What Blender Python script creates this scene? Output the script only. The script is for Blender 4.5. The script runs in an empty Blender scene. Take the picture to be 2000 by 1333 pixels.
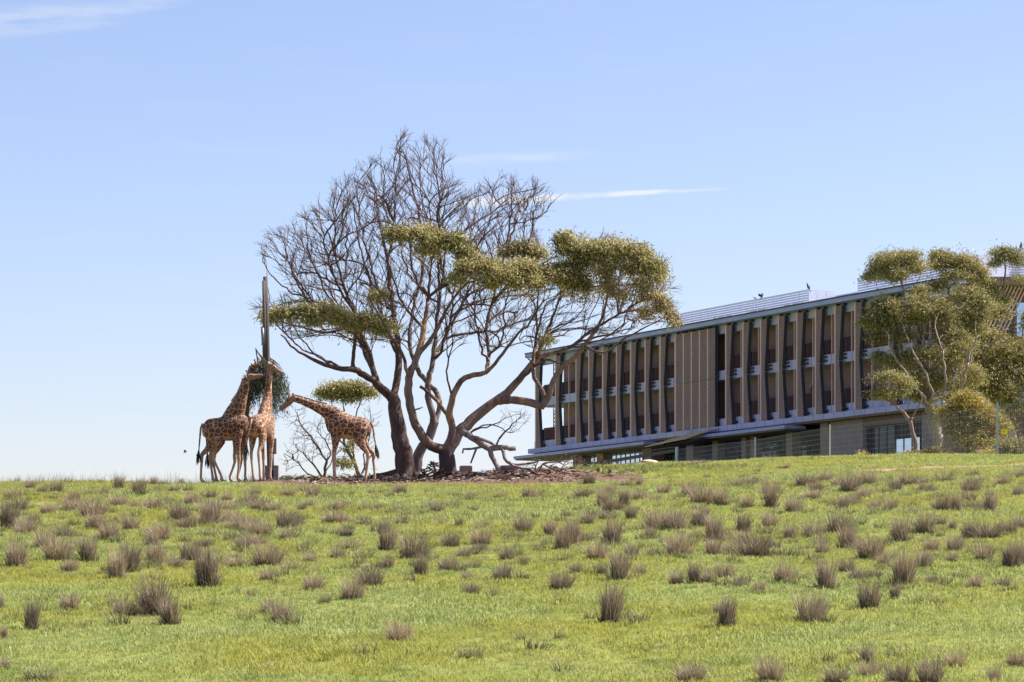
import bpy, bmesh, math, random
import numpy as np
from mathutils import Vector, Matrix, Euler

random.seed(7)
RNG = np.random.default_rng(11)
SC = bpy.context.scene
COL = SC.collection

# ------------------------------------------------------------------ camera
# survey frame: camera at the origin looking along +Y; sight lines were measured on a 2000 px wide plate
F, CX, CY = 6000.0, 1000.0, 1238.0
cam = bpy.data.cameras.new('camera')
cam.sensor_width = 36.0
cam.lens = 108.0
cam.shift_y = (CY - 666.5) / 2000.0
cam.clip_start = 0.5
cam.clip_end = 20000.0
cam_o = bpy.data.objects.new('camera', cam)
cam_o.rotation_euler = (math.radians(90), 0, 0)
COL.objects.link(cam_o)
SC.camera = cam_o

# ------------------------------------------------------------------ light
SUN_EL = math.radians(50)
SUN_AZ = math.radians(75)            # clockwise from the view direction
s_dir = Vector((math.cos(SUN_EL) * math.sin(SUN_AZ), math.cos(SUN_EL) * math.cos(SUN_AZ), math.sin(SUN_EL)))
sun = bpy.data.lights.new('sun', 'SUN')
sun.energy = 5.0
sun.angle = math.radians(0.5)
sun.color = (1.0, 0.93, 0.83)
sun_o = bpy.data.objects.new('sun', sun)
sun_o.rotation_euler = s_dir.to_track_quat('Z', 'Y').to_euler()
sun_o.location = (0, 0, 60)
COL.objects.link(sun_o)

SC.view_settings.view_transform = 'Standard'
SC.view_settings.look = 'None'
SC.view_settings.exposure = 1.2
SC.view_settings.gamma = 1.0
SC.view_settings.use_curve_mapping = False

W = bpy.data.worlds.new('World')
SC.world = W
W.use_nodes = True
nt = W.node_tree
nt.nodes.clear()


class NB:
    """tiny node-graph writer"""
    def __init__(s, tree):
        s.t = tree

    def n(s, typ, **kw):
        nd = s.t.nodes.new(typ)
        for k, v in kw.items():
            setattr(nd, k, v)
        return nd

    def put(s, sock, v):
        if v is None:
            return
        if hasattr(v, 'is_output'):
            s.t.links.new(v, sock)
        else:
            if sock.type == 'RGBA' and len(v) == 3:
                v = (*v, 1.0)
            sock.default_value = v

    def m(s, op, a, b=None, c=None, clamp=False):
        nd = s.n('ShaderNodeMath', operation=op)
        nd.use_clamp = clamp
        s.put(nd.inputs[0], a); s.put(nd.inputs[1], b); s.put(nd.inputs[2], c)
        return nd.outputs[0]

    def mix(s, f, a, b, blend='MIX'):
        nd = s.n('ShaderNodeMix', data_type='RGBA', blend_type=blend)
        s.put(nd.inputs[0], f); s.put(nd.inputs[6], a); s.put(nd.inputs[7], b)
        return nd.outputs[2]

    def noise(s, vec, scale, detail=4, rough=0.55, dist=0.0):
        nd = s.n('ShaderNodeTexNoise')
        s.put(nd.inputs['Vector'], vec)
        nd.inputs['Scale'].default_value = scale
        nd.inputs['Detail'].default_value = detail
        nd.inputs['Roughness'].default_value = rough
        nd.inputs['Distortion'].default_value = dist
        return nd.outputs['Fac']

    def ramp(s, f, stops):
        nd = s.n('ShaderNodeValToRGB')
        cr = nd.color_ramp
        while len(cr.elements) < len(stops):
            cr.elements.new(0.5)
        for e, (p, c) in zip(cr.elements, stops):
            e.position = p
            e.color = (*c, 1) if len(c) == 3 else c
        s.put(nd.inputs[0], f)
        return nd.outputs[0]

    def mapr(s, v, a, b, c=0.0, d=1.0, smooth=True):
        nd = s.n('ShaderNodeMapRange', interpolation_type='SMOOTHSTEP' if smooth else 'LINEAR')
        s.put(nd.inputs[0], v); s.put(nd.inputs[1], a); s.put(nd.inputs[2], b); s.put(nd.inputs[3], c); s.put(nd.inputs[4], d)
        return nd.outputs[0]


wb = NB(nt)
sky = wb.n('ShaderNodeTexSky', sky_type='NISHITA')
sky.sun_disc = False
sky.sun_elevation = SUN_EL
sky.sun_rotation = SUN_AZ
sky.altitude = 0
sky.air_density = 1.0
sky.dust_density = 0.6
sky.ozone_density = 4.0
tc = wb.n('ShaderNodeTexCoord')
sp = wb.n('ShaderNodeSeparateXYZ')
nt.links.new(tc.outputs['Generated'], sp.inputs[0])
az = wb.m('ARCTAN2', sp.outputs[0], sp.outputs[1])
el = wb.m('ARCSINE', sp.outputs[2])
cmb = wb.n('ShaderNodeCombineXYZ')
wb.put(cmb.inputs[0], wb.m('MULTIPLY', az, 14.0)); wb.put(cmb.inputs[1], wb.m('MULTIPLY', el, 120.0))
streak = wb.noise(cmb.outputs[0], 1.0, 6, 0.6, 0.6)
cmb2 = wb.n('ShaderNodeCombineXYZ')
wb.put(cmb2.inputs[0], wb.m('MULTIPLY', az, 60.0)); wb.put(cmb2.inputs[1], wb.m('MULTIPLY', el, 300.0))
fine = wb.noise(cmb2.outputs[0], 1.0, 5, 0.65, 0.3)


def wisp(a0, e0, a1, e1, th0, th1, amt):
    """one cirrus streak or trail between two sky directions (radians), thickness th0 -> th1"""
    t = wb.m('DIVIDE', wb.m('SUBTRACT', az, a0), a1 - a0)
    line = wb.m('ADD', wb.m('MULTIPLY', t, e1 - e0), e0)
    th = wb.m('ADD', wb.m('MULTIPLY', t, th1 - th0), th0)
    wob = wb.m('MULTIPLY', wb.m('SUBTRACT', streak, 0.5), th0 * 1.2)
    d = wb.m('DIVIDE', wb.m('ABSOLUTE', wb.m('SUBTRACT', wb.m('SUBTRACT', el, line), wob)), th)
    body = wb.mapr(d, 1.0, 0.0)
    ends = wb.m('MULTIPLY', wb.mapr(t, 0.0, 0.18), wb.mapr(t, 1.0, 0.75))
    tex = wb.mapr(fine, 0.25, 0.62)
    return wb.m('MULTIPLY', wb.m('MULTIPLY', wb.m('MULTIPLY', body, ends), tex), amt)


def dirn(px, py):
    x, z = (px - CX) / F, (CY - py) / F
    return math.atan(x), math.asin(z / math.sqrt(1 + x * x + z * z))


parts = []
for (xa, ya, xb, yb, ta, tb, am) in ((840, 400, 1450, 364, 14, 4.0, 1.0), (850, 316, 1190, 303, 15, 12, 0.28),
                                     (-420, 70, 430, -8, 40, 14, 0.30), (-300, 95, 300, 30, 45, 12, 0.2),
                                     (1780, 520, 2300, 440, 26, 30, 0.18)):
    a0, e0 = dirn(xa, ya); a1, e1 = dirn(xb, yb)
    parts.append(wisp(a0, e0, a1, e1, ta / F, tb / F, am))
tot = parts[0]
for p in parts[1:]:
    tot = wb.m('ADD', tot, p)
veil = wb.m('MULTIPLY', wb.mapr(streak, 0.5, 0.8), 0.07)
tot = wb.m('MINIMUM', wb.m('ADD', tot, veil), 0.8)
skyc = wb.mix(1.0, sky.outputs[0], (0.995, 0.852, 0.885), 'MULTIPLY')
cloudc = wb.mix(tot, skyc, (4.75, 4.85, 5.1))
bg = wb.n('ShaderNodeBackground')
bg.inputs[1].default_value = 0.086
nt.links.new(cloudc, bg.inputs[0])
wo = wb.n('ShaderNodeOutputWorld')
nt.links.new(bg.outputs[0], wo.inputs[0])

# ------------------------------------------------------------------ helpers
MATS = {}


def newmat(name):
    m = bpy.data.materials.new(name)
    m.use_nodes = True
    m.node_tree.nodes.clear()
    b = NB(m.node_tree)
    out = b.n('ShaderNodeOutputMaterial')
    bs = b.n('ShaderNodeBsdfPrincipled')
    m.node_tree.links.new(bs.outputs[0], out.inputs[0])
    MATS[name] = m
    return m, b, bs, out


def mat_noise(name, c1, c2, scale=3.0, rough=0.8, bump=0.0, detail=6, metal=0.0, spec=0.4, stretch=(1, 1, 1), c3=None, s3=0.4, lo=0.3, hi=0.7):
    m, b, bs, out = newmat(name)
    g = b.n('ShaderNodeTexCoord')
    mp = b.n('ShaderNodeMapping')
    mp.inputs['Scale'].default_value = stretch
    b.put(mp.inputs[0], g.outputs['Object'])
    f = b.noise(mp.outputs[0], scale, detail, 0.6)
    col = b.mix(b.mapr(f, lo, hi), c1, c2)
    if c3:
        f3 = b.noise(mp.outputs[0], scale * s3, 3, 0.5)
        col = b.mix(b.mapr(f3, 0.52, 0.66), col, c3)
    b.put(bs.inputs['Base Color'], col)
    bs.inputs['Roughness'].default_value = rough
    bs.inputs['Metallic'].default_value = metal
    bs.inputs['Specular IOR Level'].default_value = spec
    if bump:
        bp = b.n('ShaderNodeBump')
        bp.inputs['Strength'].default_value = bump
        bp.inputs['Distance'].default_value = 0.05
        b.put(bp.inputs['Height'], f)
        b.put(bs.inputs['Normal'], bp.outputs[0])
    return m


def mat_leaf(name, dark, mid, light, trans=0.35, rough=0.55, spec=0.3, patch=0.5):
    m, b, bs, out = newmat(name)
    geo = b.n('ShaderNodeNewGeometry')
    r = b.ramp(geo.outputs['Random Per Island'], [(0.0, dark), (0.5, mid), (1.0, light)])
    nz = b.noise(geo.outputs['Position'], patch, 3, 0.5)
    col = b.mix(b.mapr(nz, 0.35, 0.7), r, b.mix(0.5, r, light))
    b.put(bs.inputs['Base Color'], col)
    bs.inputs['Roughness'].default_value = rough
    bs.inputs['Specular IOR Level'].default_value = spec
    tr = b.n('ShaderNodeBsdfTranslucent')
    b.put(tr.inputs[0], col)
    mx = b.n('ShaderNodeMixShader')
    mx.inputs[0].default_value = trans
    m.node_tree.links.new(bs.outputs[0], mx.inputs[1])
    m.node_tree.links.new(tr.outputs[0], mx.inputs[2])
    m.node_tree.links.new(mx.outputs[0], out.inputs[0])
    return m


def link(name, me, mat=None, parent=None, smooth=False, loc=None):
    o = bpy.data.objects.new(name, me)
    COL.objects.link(o)
    if mat is not None and me is not None:
        for q in (mat if isinstance(mat, (list, tuple)) else [mat]):
            me.materials.append(q)
    if parent is not None:
        o.parent = parent
    if loc is not None:
        o.location = loc
    if smooth and me is not None:
        me.polygons.foreach_set('use_smooth', np.ones(len(me.polygons), dtype=bool))
    return o


def tag(o, label=None, cat=None, group=None, kind=None):
    if label:
        assert 4 <= len(label.split()) <= 16, label
        o['label'] = label
    if cat:
        o['category'] = cat
    if group:
        o['group'] = group
    if kind:
        o['kind'] = kind
    return o


def empty(name, loc, rz=0.0):
    o = bpy.data.objects.new(name, None)
    o.empty_display_size = 0.3
    o.location = loc
    o.rotation_euler = (0, 0, rz)
    COL.objects.link(o)
    return o


def copy_tree(o, parent=None):
    c = o.copy()
    COL.objects.link(c)
    if parent is not None:
        c.parent = parent
    for ch in list(o.children):
        copy_tree(ch, c)
    return c


def np_mesh(name, v, f):
    """v (N,3); f (M,k) all the same size"""
    me = bpy.data.meshes.new(name)
    v = np.asarray(v, dtype=np.float32); f = np.asarray(f, dtype=np.int32)
    k = f.shape[1]
    me.vertices.add(len(v)); me.vertices.foreach_set('co', v.ravel())
    me.loops.add(f.size); me.loops.foreach_set('vertex_index', f.ravel())
    me.polygons.add(len(f))
    me.polygons.foreach_set('loop_start', np.arange(len(f), dtype=np.int32) * k)
    me.update(calc_edges=True)
    me.validate()
    return me


class MB:
    """collects boxes, prisms, bars and tubes into one mesh"""
    def __init__(s):
        s.v = []; s.f = []

    def add(s, vs, fs):
        o = len(s.v)
        s.v.extend([tuple(q) for q in vs])
        s.f.extend([tuple(i + o for i in q) for q in fs])
        return s

    def box(s, x0, x1, y0, y1, z0, z1):
        return s.add([(x0, y0, z0), (x1, y0, z0), (x1, y1, z0), (x0, y1, z0), (x0, y0, z1), (x1, y0, z1), (x1, y1, z1), (x0, y1, z1)],
                     [(3, 2, 1, 0), (4, 5, 6, 7), (0, 1, 5, 4), (1, 2, 6, 5), (2, 3, 7, 6), (3, 0, 4, 7)])

    def bar(s, a, b, w, h=None, up=(0, 0, 1)):
        a = Vector(a); b = Vector(b); h = h or w
        d = (b - a).normalized(); u = Vector(up)
        if abs(d.dot(u)) > 0.95:
            u = Vector((0, 1, 0))
        r = d.cross(u).normalized(); u = r.cross(d)
        q = [r * (-w / 2) + u * (-h / 2), r * (w / 2) + u * (-h / 2), r * (w / 2) + u * (h / 2), r * (-w / 2) + u * (h / 2)]
        return s.add([a + k for k in q] + [b + k for k in q], [(3, 2, 1, 0), (4, 5, 6, 7), (0, 1, 5, 4), (1, 2, 6, 5), (2, 3, 7, 6), (3, 0, 4, 7)])

    def tube(s, pts, rad, n=8, flat=None):
        """rad: per point radius or (ra, rb); ra sideways, rb along the in-plane normal"""
        pts = [Vector(p) for p in pts]
        rings = []
        prev = None
        for i, p in enumerate(pts):
            d = (pts[min(i + 1, len(pts) - 1)] - pts[max(i - 1, 0)]).normalized()
            if prev is None:
                ref = Vector(flat) if flat else (Vector((0, 1, 0)) if abs(d.y) < 0.9 else Vector((1, 0, 0)))
            else:
                ref = prev
            r = (ref - d * ref.dot(d)).normalized()
            prev = r
            u = d.cross(r)
            ra, rb = rad[i] if isinstance(rad[i], (tuple, list)) else (rad[i], rad[i])
            rings.append([p + r * (ra * math.cos(2 * math.pi * k / n)) + u * (rb * math.sin(2 * math.pi * k / n)) for k in range(n)])
        vs = [q for r in rings for q in r]
        fs = []
        for i in range(len(pts) - 1):
            for k in range(n):
                a, b = i * n + k, i * n + (k + 1) % n
                fs.append((a, b, b + n, a + n))
        fs.append(tuple(range(n - 1, -1, -1)))
        fs.append(tuple(range((len(pts) - 1) * n, len(pts) * n)))
        return s.add(vs, fs)

    def mesh(s, name):
        me = bpy.data.meshes.new(name)
        me.from_pydata(s.v, [], s.f)
        me.update()
        return me

    def build(s, name, mat=None, parent=None, smooth=False, loc=None):
        return link(name, s.mesh(name), mat, parent, smooth, loc)


def P(px, py, D):
    return Vector(((px - CX) / F * D, D, (CY - py) / F * D))


# ------------------------------------------------------------------ terrain
TX = np.array([-400., -40, -14, -8, -3, 0.5, 4, 10, 17, 30, 60, 400])
TD = np.array([-400., -60, 0, 20, 40, 60, 80, 100, 110, 115, 122, 128, 134, 142, 150, 160, 175, 200, 240, 300, 500, 1500, 6000])
#        -400  -60    0    20    40    60   80   100  110   115   122   128   134  142   150   160  175  200  240  300  500  1500 6000
_L = [-16., -4.5, -2.0, -1.55, -0.6, 1.05, 2.9, 4.66, 5.33, 5.60, 5.80, 5.80, 5.7, 5.5, 5.2, 4.7, 3.8, 2.0, -1.0, -5., -12, -20, -30]
_M = [-16., -4.5, -2.0, -1.55, -0.6, 1.05, 2.9, 4.66, 5.36, 5.66, 6.16, 6.26, 6.15, 5.9, 5.6, 5.2, 4.6, 3.2, 1.0, -4., -12, -20, -30]
_N = [-16., -4.5, -2.0, -1.55, -0.6, 1.05, 2.9, 4.66, 5.38, 5.76, 6.50, 6.66, 6.6, 6.5, 6.4, 6.2, 6.0, 6.0, 5.0, 0., -12, -20, -30]
_C = [-16., -4.5, -2.0, -1.55, -0.6, 1.05, 2.9, 4.68, 5.45, 5.84, 6.60, 7.05, 7.35, 7.6, 7.8, 8.0, 8.4, 9.0, 9.4, 4., -10, -20, -30]
_R = [-16., -4.5, -2.0, -1.55, -0.6, 1.06, 2.95, 4.75, 5.6, 6.02, 6.75, 7.3, 7.7, 8.07, 8.35, 8.75, 9.1, 9.6, 9.8, 6., -8, -20, -30]
_S = [-16., -4.5, -2.0, -1.55, -0.6, 1.08, 3.0, 4.9, 5.75, 6.15, 6.82, 7.34, 7.8, 8.28, 8.66, 8.95, 9.3, 9.7, 9.9, 7., -8, -20, -30]
_T = [-16., -4.5, -2.0, -1.55, -0.6, 1.1, 3.05, 5.0, 5.85, 6.25, 6.86, 7.36, 7.82, 8.3, 8.66, 8.95, 9.3, 9.7, 9.9, 7., -8, -20, -30]
TZ = np.array([_L, _L, _L, _M, _M, _N, _C, _R, _S, _T, _T, _T])
# the bank to the right lies a touch lower
TZ[6, 11:16] -= 0.12
TZ[7:, 10] -= 0.08
TZ[7:, 11:17] -= 0.22
TZ[8:, 11:17] += 0.11


def _herm(k, vals, q):
    """vals (K, N) at knots k for each of the N queries q"""
    i = np.clip(np.searchsorted(k, q) - 1, 0, len(k) - 2)
    h = k[i + 1] - k[i]
    t = np.clip((q - k[i]) / h, 0, 1)
    n = np.arange(len(q))

    def tan(j):
        a = np.clip(j - 1, 0, len(k) - 1); b = np.clip(j + 1, 0, len(k) - 1)
        sl = (vals[b, n] - vals[a, n]) / (k[b] - k[a])
        # limit overshoot
        s0 = np.where(j > a, (vals[j, n] - vals[a, n]) / np.maximum(k[j] - k[a], 1e-9), sl)
        s1 = np.where(b > j, (vals[b, n] - vals[j, n]) / np.maximum(k[b] - k[j], 1e-9), sl)
        lim = 3 * np.minimum(np.abs(s0), np.abs(s1))
        return np.where(s0 * s1 <= 0, 0, np.sign(sl) * np.minimum(np.abs(sl), lim))
    v0, v1 = vals[i, n], vals[i + 1, n]
    m0, m1 = tan(i) * h, tan(i + 1) * h
    return (2 * t**3 - 3 * t**2 + 1) * v0 + (t**3 - 2 * t**2 + t) * m0 + (-2 * t**3 + 3 * t**2) * v1 + (t**3 - t**2) * m1


_ph = np.random.default_rng(5).uniform(0, 6.28, (18, 3))


def terr(X, D):
    X = np.atleast_1d(np.asarray(X, float)); D = np.atleast_1d(np.asarray(D, float))
    vals = np.stack([_herm(TD, np.repeat(TZ[j][:, None], len(D), 1), D) for j in range(len(TX))])
    z = _herm(TX, vals, X)
    near = np.clip((D - 10) / 30, 0, 1) * np.clip((320 - D) / 60, 0, 1)
    b = 0
    for j in range(18):
        w = 0.5 * 1.22 ** j
        an = _ph[j, 0]
        b = b + (0.05 / w ** 0.9) * np.sin(w * (X * math.cos(an) + D * math.sin(an)) + _ph[j, 1])
    return z + near * b * 0.30


def tz(x, d):
    return float(terr([x], [d])[0])


_DS = np.arange(34, 176, 0.25)


def hit(px, py, back=False):
    """where the sight line through a plate point meets the ground"""
    u = (px - CX) / F
    z = terr(u * _DS, _DS)
    g = z - (CY - py) / F * _DS
    idx = np.nonzero(g >= 0)[0]
    if len(idx) == 0:
        j = int(np.argmax(z / _DS))
        return u * _DS[j], _DS[j], z[j]
    j = idx[0]
    return u * _DS[j], _DS[j], z[j]

# ------------------------------------------------------------------ ground
def mat_ground():
    m, b, bs, out = newmat('turf')
    g = b.n('ShaderNodeNewGeometry')
    p = g.outputs['Position']
    n1 = b.noise(p, 0.35, 4, 0.6); n2 = b.noise(p, 3.0, 5, 0.65); n3 = b.noise(p, 22.0, 4, 0.7)
    c = b.mix(b.mapr(n1, 0.3, 0.7), (0.17, 0.22, 0.05), (0.24, 0.25, 0.06))
    c = b.mix(b.mapr(n2, 0.45, 0.75, 0, 0.6), c, (0.20, 0.23, 0.08))
    c = b.mix(b.mapr(n3, 0.45, 0.7, 0, 0.5), c, (0.10, 0.13, 0.04))
    b.put(bs.inputs['Base Color'], c)
    bs.inputs['Roughness'].default_value = 0.9
    bs.inputs['Specular IOR Level'].default_value = 0.15
    bp = b.n('ShaderNodeBump'); bp.inputs['Strength'].default_value = 0.6; bp.inputs['Distance'].default_value = 0.06
    b.put(bp.inputs['Height'], n3); b.put(bs.inputs['Normal'], bp.outputs[0])
    return m


def mat_earth(name, c1, c2, c3):
    m, b, bs, out = newmat(name)
    g = b.n('ShaderNodeNewGeometry')
    p = g.outputs['Position']
    n1 = b.noise(p, 0.8, 4, 0.6); n2 = b.noise(p, 7.0, 6, 0.7); n3 = b.noise(p, 30.0, 3, 0.7)
    c = b.mix(b.mapr(n1, 0.35, 0.65), c1, c2)
    c = b.mix(b.mapr(n2, 0.5, 0.7, 0, 0.8), c, c3)
    b.put(bs.inputs['Base Color'], c)
    bs.inputs['Roughness'].default_value = 0.95
    bs.inputs['Specular IOR Level'].default_value = 0.1
    bp = b.n('ShaderNodeBump'); bp.inputs['Strength'].default_value = 0.8; bp.inputs['Distance'].default_value = 0.05
    b.put(bp.inputs['Height'], b.m('ADD', n2, n3)); b.put(bs.inputs['Normal'], bp.outputs[0])
    return m


M_TURF = mat_ground()
M_DIRT = mat_earth('red_brown_earth', (0.20, 0.115, 0.082), (0.13, 0.075, 0.055), (0.30, 0.19, 0.14))
M_PATH = mat_earth('pale_path_soil', (0.36, 0.24, 0.16), (0.30, 0.20, 0.13), (0.42, 0.30, 0.21))

xs = np.concatenate([[-3000, -1200, -500, -220, -120, -80, -60, -50], np.arange(-44, 44.01, 0.30), [50, 60, 80, 120, 220, 500, 1200, 3000]])
ds = np.concatenate([[-400, -200, -100, -60, -40, -20, 0, 10, 18, 24, 28], np.arange(31, 152, 0.30), np.arange(152, 260, 2.0), [270, 290, 320, 360, 420, 500, 700, 1000, 1500, 2500, 4000, 6000]])
GX, GD = np.meshgrid(xs, ds)
gx, gd = GX.ravel(), GD.ravel()
gz = terr(gx, gd)
nx, nd = len(xs), len(ds)
ii, jj = np.meshgrid(np.arange(nx - 1), np.arange(nd - 1))
a = (jj * nx + ii).ravel()
quads = np.stack([a, a + 1, a + 1 + nx, a + nx], 1)
qx = gx[quads].mean(1); qd = gd[quads].mean(1)


def wob(x, d):
    return 0.5 * np.sin(x * 1.3 + 0.7 * d) + 0.35 * np.sin(2.7 * x - 1.1 * d + 1.0) + 0.25 * np.sin(5.3 * x + 2.3 * d + 2.0)


PATH_PX = [(985, 942), (1080, 940.5), (1200, 938), (1330, 936), (1450, 932), (1540, 927.5), (1640, 923), (1740, 918.5), (1830, 914), (1930, 911), (2010, 909)]
PATH_W = np.array([hit(*p)[:2] for p in PATH_PX])
PATH_W = np.vstack([PATH_W, PATH_W[-1] + np.array([8, 3.0]), PATH_W[-1] + np.array([20, 8.0])])


def path_dist(x, d):
    best = np.full(len(x), 1e9)
    for k in range(len(PATH_W) - 1):
        p, q = PATH_W[k], PATH_W[k + 1]
        v = q - p
        t = np.clip(((x - p[0]) * v[0] + (d - p[1]) * v[1]) / (v @ v), 0, 1)
        best = np.minimum(best, np.hypot(x - p[0] - t * v[0], d - p[1] - t * v[1]))
    return best


def dirt_val(x, d):
    """under 1 inside the bare patch the animals have worn under the trees"""
    e1 = np.hypot((x + 4.2) / 8.3, (d - 114.0) / 6.0)
    e2 = np.hypot((x + 2.0) / 4.6, (d - 119.5) / 6.0)
    e3 = np.hypot((x - 1.2) / 3.8, (d - 114.0) / 3.2)
    return np.minimum(np.minimum(e1, e2), e3) + 0.10 * wob(x, d)


far = (qd < 60) | (qd > 170)
is_dirt = (dirt_val(qx, qd) < 1.0) & ~far
pd = path_dist(qx, qd) + 0.22 * wob(qx * 1.7, qd * 1.7)
is_path = (pd < 0.62) & ~far & ~is_dirt


def sub(name, mask, mat):
    q = quads[mask]
    u, inv = np.unique(q, return_inverse=True)
    me = np_mesh(name, np.stack([gx[u], gd[u], gz[u]], 1), inv.reshape(q.shape))
    o = link(name, me, mat, smooth=True)
    tag(o, kind='structure')
    return o


sub('ground', ~is_dirt & ~is_path, M_TURF)
sub('bare_earth', is_dirt, M_DIRT)
sub('path', is_path, M_PATH)


# ------------------------------------------------------------------ grass (nobody could count the blades)
def blades(n, rad, h0, h1, w, lean, rng, seg=2, droop=0.0, up=0.15):
    """tapered blades standing in a disc; returns verts and tri faces"""
    V = []; T = []
    for _ in range(n):
        r = rad * math.sqrt(rng.random()); an = rng.random() * 6.283
        x, y = r * math.cos(an), r * math.sin(an)
        h = h0 + (h1 - h0) * rng.random() ** 1.4
        la = an + rng.normal(0, 0.9)
        ln = lean * (0.25 + rng.random()) * (0.4 + r / max(rad, 1e-6))
        dx, dy = math.cos(la), math.sin(la)
        fa = rng.random() * 6.283
        wx, wy = math.cos(fa) * w * 0.5, math.sin(fa) * w * 0.5
        base = len(V)
        for k in range(seg + 1):
            t = k / seg
            off = ln * h * t ** 1.6
            z = h * (t - droop * t * t * rng.random()) * math.cos(min(ln, 1.2) * t * 0.6)
            cx_, cy_ = x + dx * off, y + dy * off
            if k < seg:
                ww = 1.0 - 0.6 * t
                V.append((cx_ - wx * ww, cy_ - wy * ww, z)); V.append((cx_ + wx * ww, cy_ + wy * ww, z))
            else:
                V.append((cx_, cy_, z))
        for k in range(seg - 1):
            b0 = base + 2 * k
            T.append((b0, b0 + 1, b0 + 3)); T.append((b0, b0 + 3, b0 + 2))
        b0 = base + 2 * (seg - 1)
        T.append((b0, b0 + 1, b0 + 2))
    return np.array(V), np.array(T)


def mat_blade(name, stops, trans=0.4, zc=None, zh=0.3, patchc=None, patch_scale=0.25, rough=0.55, straw=None, objvar=None):
    m, b, bs, out = newmat(name)
    geo = b.n('ShaderNodeNewGeometry')
    col = b.ramp(geo.outputs['Random Per Island'], stops)
    if patchc:
        n = b.noise(geo.outputs['Position'], patch_scale, 4, 0.6, 0.4)
        col = b.mix(b.mapr(n, 0.38, 0.66), col, b.mix(0.75, col, patchc))
        n2 = b.noise(geo.outputs['Position'], patch_scale * 7, 3, 0.6, 0.4)
        col = b.mix(b.mapr(n2, 0.48, 0.72, 0, 0.55), col, (0.11, 0.17, 0.04))
    if patchc and straw:
        n3 = b.noise(geo.outputs['Position'], 0.9, 5, 0.65, 0.8)
        col = b.mix(b.mapr(n3, 0.56, 0.72, 0, 0.75), col, straw)
        n4 = b.noise(geo.outputs['Position'], 3.2, 3, 0.6)
        col = b.mix(b.mapr(n4, 0.55, 0.75, 0, 0.5), col, (0.36, 0.38, 0.22))
    if objvar:
        oi = b.n('ShaderNodeObjectInfo')
        col = b.mix(b.m('MULTIPLY', oi.outputs['Random'], 0.55), col, b.mix(0.65, col, objvar))
        col = b.mix(b.mapr(b.m('FRACT', b.m('MULTIPLY', oi.outputs['Random'], 7.3)), 0.3, 1.0, 0, 0.5), col, (0.10, 0.075, 0.06))
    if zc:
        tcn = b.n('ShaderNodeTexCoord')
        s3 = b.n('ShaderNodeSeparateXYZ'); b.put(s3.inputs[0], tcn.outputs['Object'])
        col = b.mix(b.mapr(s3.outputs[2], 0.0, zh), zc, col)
    b.put(bs.inputs['Base Color'], col)
    bs.inputs['Roughness'].default_value = rough
    bs.inputs['Specular IOR Level'].default_value = 0.35
    tr = b.n('ShaderNodeBsdfTranslucent'); b.put(tr.inputs[0], col)
    mx = b.n('ShaderNodeMixShader'); mx.inputs[0].default_value = trans
    m.node_tree.links.new(bs.outputs[0], mx.inputs[1]); m.node_tree.links.new(tr.outputs[0], mx.inputs[2])
    m.node_tree.links.new(mx.outputs[0], out.inputs[0])
    return m


M_GRASS = mat_blade('grass_blade', [(0.0, (0.14, 0.195, 0.035)), (0.45, (0.315, 0.37, 0.095)), (0.8, (0.50, 0.53, 0.20)), (1.0, (0.65, 0.58, 0.34))],
                    trans=0.45, patchc=(0.40, 0.37, 0.06), patch_scale=0.16, straw=(0.42, 0.36, 0.19))
M_WEED = mat_blade('weed_leaf', [(0.0, (0.12, 0.15, 0.03)), (0.6, (0.23, 0.26, 0.07)), (0.9, (0.36, 0.36, 0.14)), (1.0, (0.40, 0.31, 0.20))], trans=0.4)
M_CHIP = mat_blade('bark_chip', [(0.0, (0.05, 0.03, 0.024)), (0.6, (0.13, 0.08, 0.062)), (0.92, (0.24, 0.165, 0.13)), (1.0, (0.45, 0.38, 0.32))], trans=0.0, rough=0.9)


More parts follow.
